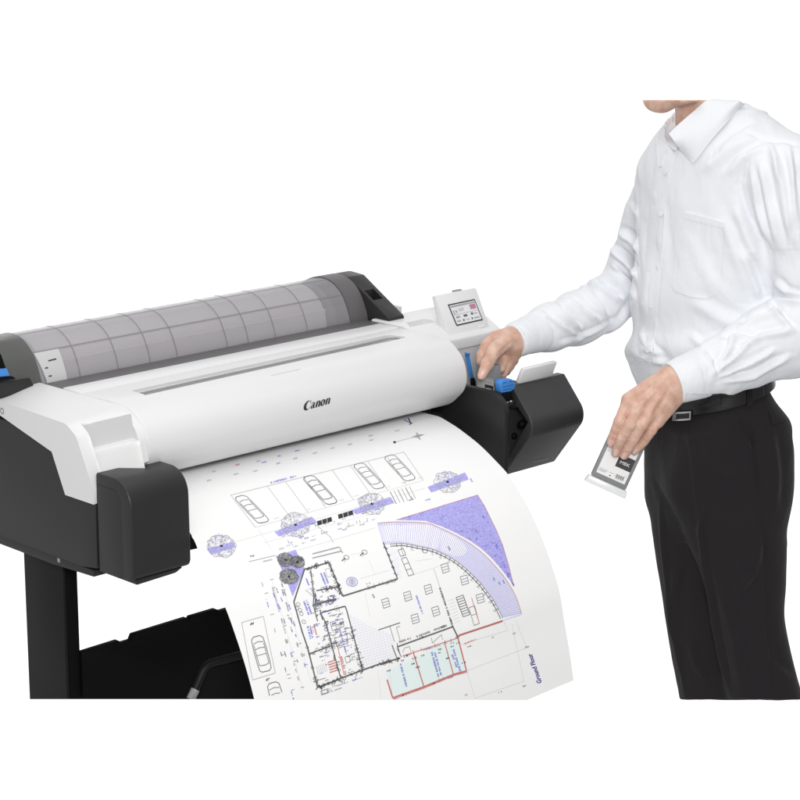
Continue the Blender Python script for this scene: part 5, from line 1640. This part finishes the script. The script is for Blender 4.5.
# collar: stand hidden, two leaves
def leaf(name, rows_, thick=0.0022):
    """cloth leaf from rows of (u, v, d)"""
    R_ = np.array([[QB(*p) for p in r] for r in rows_])
    nr, nc = R_.shape[:2]
    gu = np.linspace(0, nr - 1, 14); gv = np.linspace(0, nc - 1, 18)
    def cub(arr, t):
        i = np.clip(np.floor(t).astype(int), 0, len(arr) - 2); q_ = (t - i)
        g_ = np.gradient(arr, axis=0)
        sh_ = (len(t),) + (1,) * (arr.ndim - 1); q_ = q_.reshape(sh_)
        return (2 * q_**3 - 3 * q_**2 + 1) * arr[i] + (q_**3 - 2 * q_**2 + q_) * g_[i] + (-2 * q_**3 + 3 * q_**2) * arr[i + 1] + (q_**3 - q_**2) * g_[i + 1]
    S_ = cub(R_, gu); S_ = np.swapaxes(cub(np.swapaxes(S_, 0, 1), gv), 0, 1)
    a, b_ = len(gu), len(gv)
    tu = np.gradient(S_, axis=0); tv = np.gradient(S_, axis=1); nn = np.cross(tu, tv); nn /= np.linalg.norm(nn, axis=2)[..., None]
    if nn[..., 1].mean() > 0: nn = -nn
    top = (S_ + nn * thick / 2).reshape(-1, 3); bot = (S_ - nn * thick / 2).reshape(-1, 3)
    V_ = np.concatenate([top, bot]); F_ = []
    for i in range(a - 1):
        for j in range(b_ - 1):
            k = i * b_ + j; F_.append((k, k + 1, k + b_ + 1, k + b_)); F_.append((a * b_ + k, a * b_ + k + b_, a * b_ + k + b_ + 1, a * b_ + k + 1))
    loop = [j for j in range(b_)] + [i * b_ + b_ - 1 for i in range(1, a)] + [(a - 1) * b_ + j for j in range(b_ - 2, -1, -1)] + [i * b_ for i in range(a - 2, 0, -1)]
    for p, q_ in zip(loop, loop[1:] + loop[:1]): F_.append((q_, p, a * b_ + p, a * b_ + q_))
    F_ = np.array(F_)
    return mesh_object(name, V_, F_, [M['shirt']], shirt, 50)


def sd(u_, v_, off):      # distance of the shirt along a sight line, lifted towards the viewer
    h = on(stree, u_, v_, 0)
    return ((np.array(h[0]) - CAM) @ FW) - lean(v_) - off if h else 3.95


leaf('collar', [[(669, 134, 3.925), (677, 126, 3.925), (692, 113, 3.930), (708, 100.3, 3.938), (724, 100.3, 3.945)],
                [(675, 142, min(3.915, sd(675, 142, .008))), (685, 137, 3.912), (702, 122, 3.916), (720, 104, 3.925), (735, 100.3, 3.935)],
                [(683, 152, sd(683, 152, .007)), (690, 149, min(3.91, sd(690, 149, .008))), (706, 133, min(3.905, sd(706, 133, .009))), (724, 115, min(3.91, sd(724, 115, .009))), (740, 101, min(3.925, sd(740, 103, .008)))],
                [(693, 163.5, sd(693, 163, .004)), (698, 158, sd(698, 158, .004)), (711.5, 140, sd(711, 140, .0045)), (728, 121, sd(728, 121, .0045)), (744.5, 104, sd(744, 106, .004))]])
leaf('collar', [[(683, 134, 3.955), (680, 124, 4.01), (674.5, 112.5, 4.045)],
                [(680, 144, 3.945), (671, 133, 4.00), (665.5, 123, 4.04)],
                [(675, 151, 3.935), (662, 140.5, 3.995), (656.5, 135, 4.025)]])
leaf('collar', [[(656.3, 134.8, 4.024), (662, 139.5, 3.994), (668.8, 143.8, 3.969)],
                [(656.6, 148, min(4.020, sd(657.5, 149, .003))), (661, 148, min(3.99, sd(661, 149, .004))), (666.5, 150, min(3.966, sd(666, 151, .004)))],
                [(658.2, 166, sd(658.5, 166, .003)), (660, 167, sd(660, 167, .003)), (661.5, 166, sd(662, 166, .003))]])

# ---- trousers
tr = Field((0.385, 3.72, -0.565), (0.745, 4.42, 0.015), 0.0036)
ex1, ex2 = np.array([1.0, 0]), np.array([0, 1.0])
tr.stack([(QB(707.5, 368, 4.0), .110, .080), (QB(707.5, 390, 4.0), .1145, .085), (QB(710.5, 402, 4.0), .122, .091), (QB(716, 420, 4.0), .138, .102), (QB(717.5, 440, 4.0), .140, .105), (QB(718, 475, 4.0), .140, .105), (QB(718, 505, 4.0), .136, .100), (QB(721, 535, 4.0), .108, .082)], e_sh, e_fr, 0.02, 2.0)
s_n = []
for v_, uL, uR in ((415, 690, 760), (440, 674, 782), (470, 664, 787.5), (500, 665, 786.5), (525, 677, 786), (550, 688, 786), (575, 698.5, 786), (623, 711.5, 785), (650, 717, 790), (673, 722, 796), (700, 728.5, 803), (735, 734, 811)):
    d_ = 3.955; c = QB((uL + uR) / 2, v_, d_); s_n.append((c, (uR - uL) / 2 / FPX * c[1], (uR - uL) / 2 / FPX * c[1] * (1.0 if v_ > 500 else .85)))
tr.stack(s_n, ex1, ex2, 0.02, 2.1)
s_f = []
for v_, uL, uR in ((440, 672, 735), (475, 650, 745), (492, 649, 748), (520, 651.5, 745), (554, 655.5, 742), (590, 661.5, 740), (626, 667, 742), (670, 674, 748), (700, 680, 754), (735, 685, 760)):
    d_ = 4.025; c = QB((uL + uR) / 2, v_, d_); s_f.append((c, (uR - uL) / 2 / FPX * c[1], (uR - uL) / 2 / FPX * c[1] * .95))
tr.stack(s_f, ex1, ex2, 0.012, 2.1)
waist_plane(tr, 379.5, True)
tr.keep_above(699.6)
V, F = tr.surface()
V = relax(V, F, 3, 0.5)
N = normals(V, F)
tf = [
    ([(704, 500), (700, 530), (706, 570), (716, 625), (730, 699.2)], 2.4, .0040, .3), ([(660, 500), (663, 540), (672, 620), (686, 699.2)], 2.2, .0030, .2),
    ([(750, 420), (753, 455), (759.5, 495)], 1.6, -.0030, -.6), ([(759, 495), (765, 560), (768, 640), (776, 699.2)], 1.5, -.0020, -.4),
    ([(654, 478), (664, 500), (679, 527), (698, 572), (712, 625)], 2.4, -.0025, 0), ([(688, 425), (694, 470), (700, 520)], 3, .0022, .3), ([(735, 420), (742, 440), (750, 452)], 4, .003, .6), ([(722, 590), (735, 640), (742, 690)], 5, .003, .5), ([(760, 540), (752, 575), (735, 590)], 5, .003, .5), ([(680, 560), (672, 600), (676, 640)], 5, .003, .4),
    ([(735, 560), (745, 600), (742, 650)], 7, .0025, .4), ([(700, 450), (715, 470), (738, 478)], 6, .0025, .4), ([(770, 430), (776, 470), (774, 510)], 5, .003, .4), ([(690, 640), (696, 665), (708, 680)], 4, .003, .5),
    ([(762, 640), (770, 665), (790, 680)], 5, .0025, .5), ([(668, 432), (690, 438), (720, 430)], 5, .002, .4),
]
disp = 1.8 * crease(V, N, tf) + noise3(V @ np.array([[.8, .4, .45], [-.5, .85, .2], [-.3, -.35, .88]]) * np.array([1, 1, .5]), 48, 11) * .0008 + noise3(V * np.array([1, 1, .4]), 26, 9) * .0014
u, v = photo_uv(V)
disp[(v < 412)] *= .3
V = V + N * disp[:, None]
trousers = mesh_object('trousers', V, F, [M['trousers']], person, 50)
ttree = bvh_of(trousers)
finish(pad(ttree, [(769.5, 412), (784, 404), (788.5, 418), (786, 421), (772, 425)], 0.0025), 'pocket_flap', M['trousers'], trousers, 40)
# belt: a band round the waist, following the tilted waistband, with buckle, keeper and loops
wtree = ttree
def belt_point(ang, v_, off):
    a, b_ = .1145, .0850
    c = QB(707.5, v_, 4.0); ca, sa = math.cos(ang), math.sin(ang)
    x = (a + off) * ca * e_sh[0] + (b_ + off) * sa * e_fr[0]; y = (a + off) * ca * e_sh[1] + (b_ + off) * sa * e_fr[1]
    return np.array([c[0] + x, c[1] + y, c[2] + x * .27 + y * math.tan(PITCH)])


def belt_band(name, a0, a1, v0, v1, o0, o1, m_, parent, n_=80, bow=0.0):
    prof = [(v0, o0), (v0 + .4, o1), ((v0 + v1) / 2, o1 + bow), (v1 - .4, o1), (v1, o0)]
    V_ = []; F_ = []; k = n_ + 1
    for v_, of in prof:
        flare = .0022 + (v_ - 379.5) / 22 * .0060
        for j in range(k): V_.append(belt_point(a0 + (a1 - a0) * j / n_, v_, of + flare))
    for i in range(len(prof) - 1):
        for j in range(n_): F_.append((i * k + j, i * k + j + 1, (i + 1) * k + j + 1, (i + 1) * k + j))
    F_ = np.array(F_)
    n1 = np.cross(V_[F_[0][1]] - V_[F_[0][0]], V_[F_[0][3]] - V_[F_[0][0]])
    o = mesh_object(name, np.array(V_), F_, [m_], parent, 40)
    bm = bmesh.new(); bm.from_mesh(o.data); bmesh.ops.recalc_face_normals(bm, faces=bm.faces)
    bmesh.ops.solidify(bm, geom=bm.faces[:], thickness=0.0015); bm.to_mesh(o.data); bm.free()
    return o


def ang_at(u_, v_=395, off=.004):      # where round the waist a place in the photograph lies (near side)
    best = min((abs(photo_uv(belt_point(q_, v_, off)[None])[0][0] - u_), q_) for q_ in np.linspace(-math.pi, math.pi, 721) if belt_point(q_, v_, off)[1] < QB(709, v_, 4.0)[1] + .02)
    return best[1]


belt = belt_band('belt', 0, 2 * math.pi, 379, 395.5, .001, .0055, M['leather'], person, 140, .0006)
aL, aR = ang_at(681), ang_at(721)
belt_band('belt_tip', aL, aR, 378.7, 389, .0055, .0092, M['leather'], belt, 24, .0012)
q0, q1 = ang_at(677), ang_at(693)
bk = belt_band('buckle', q0, q1, 390, 399, .0055, .0100, M['steel'], belt, 16)
belt_band('buckle_tongue', q0 + (q1 - q0) * .2, q0 + (q1 - q0) * .92, 392, 397, .0100, .0108, M['leather'], belt, 12)
for u_ in (747, 684):
    q_ = ang_at(u_); w_ = .045
    if u_ == 747: belt_band('belt_loop', q_ - w_, q_ + w_, 377.5, 398.5, .0058, .0085, M['trousers'], trousers, 6)
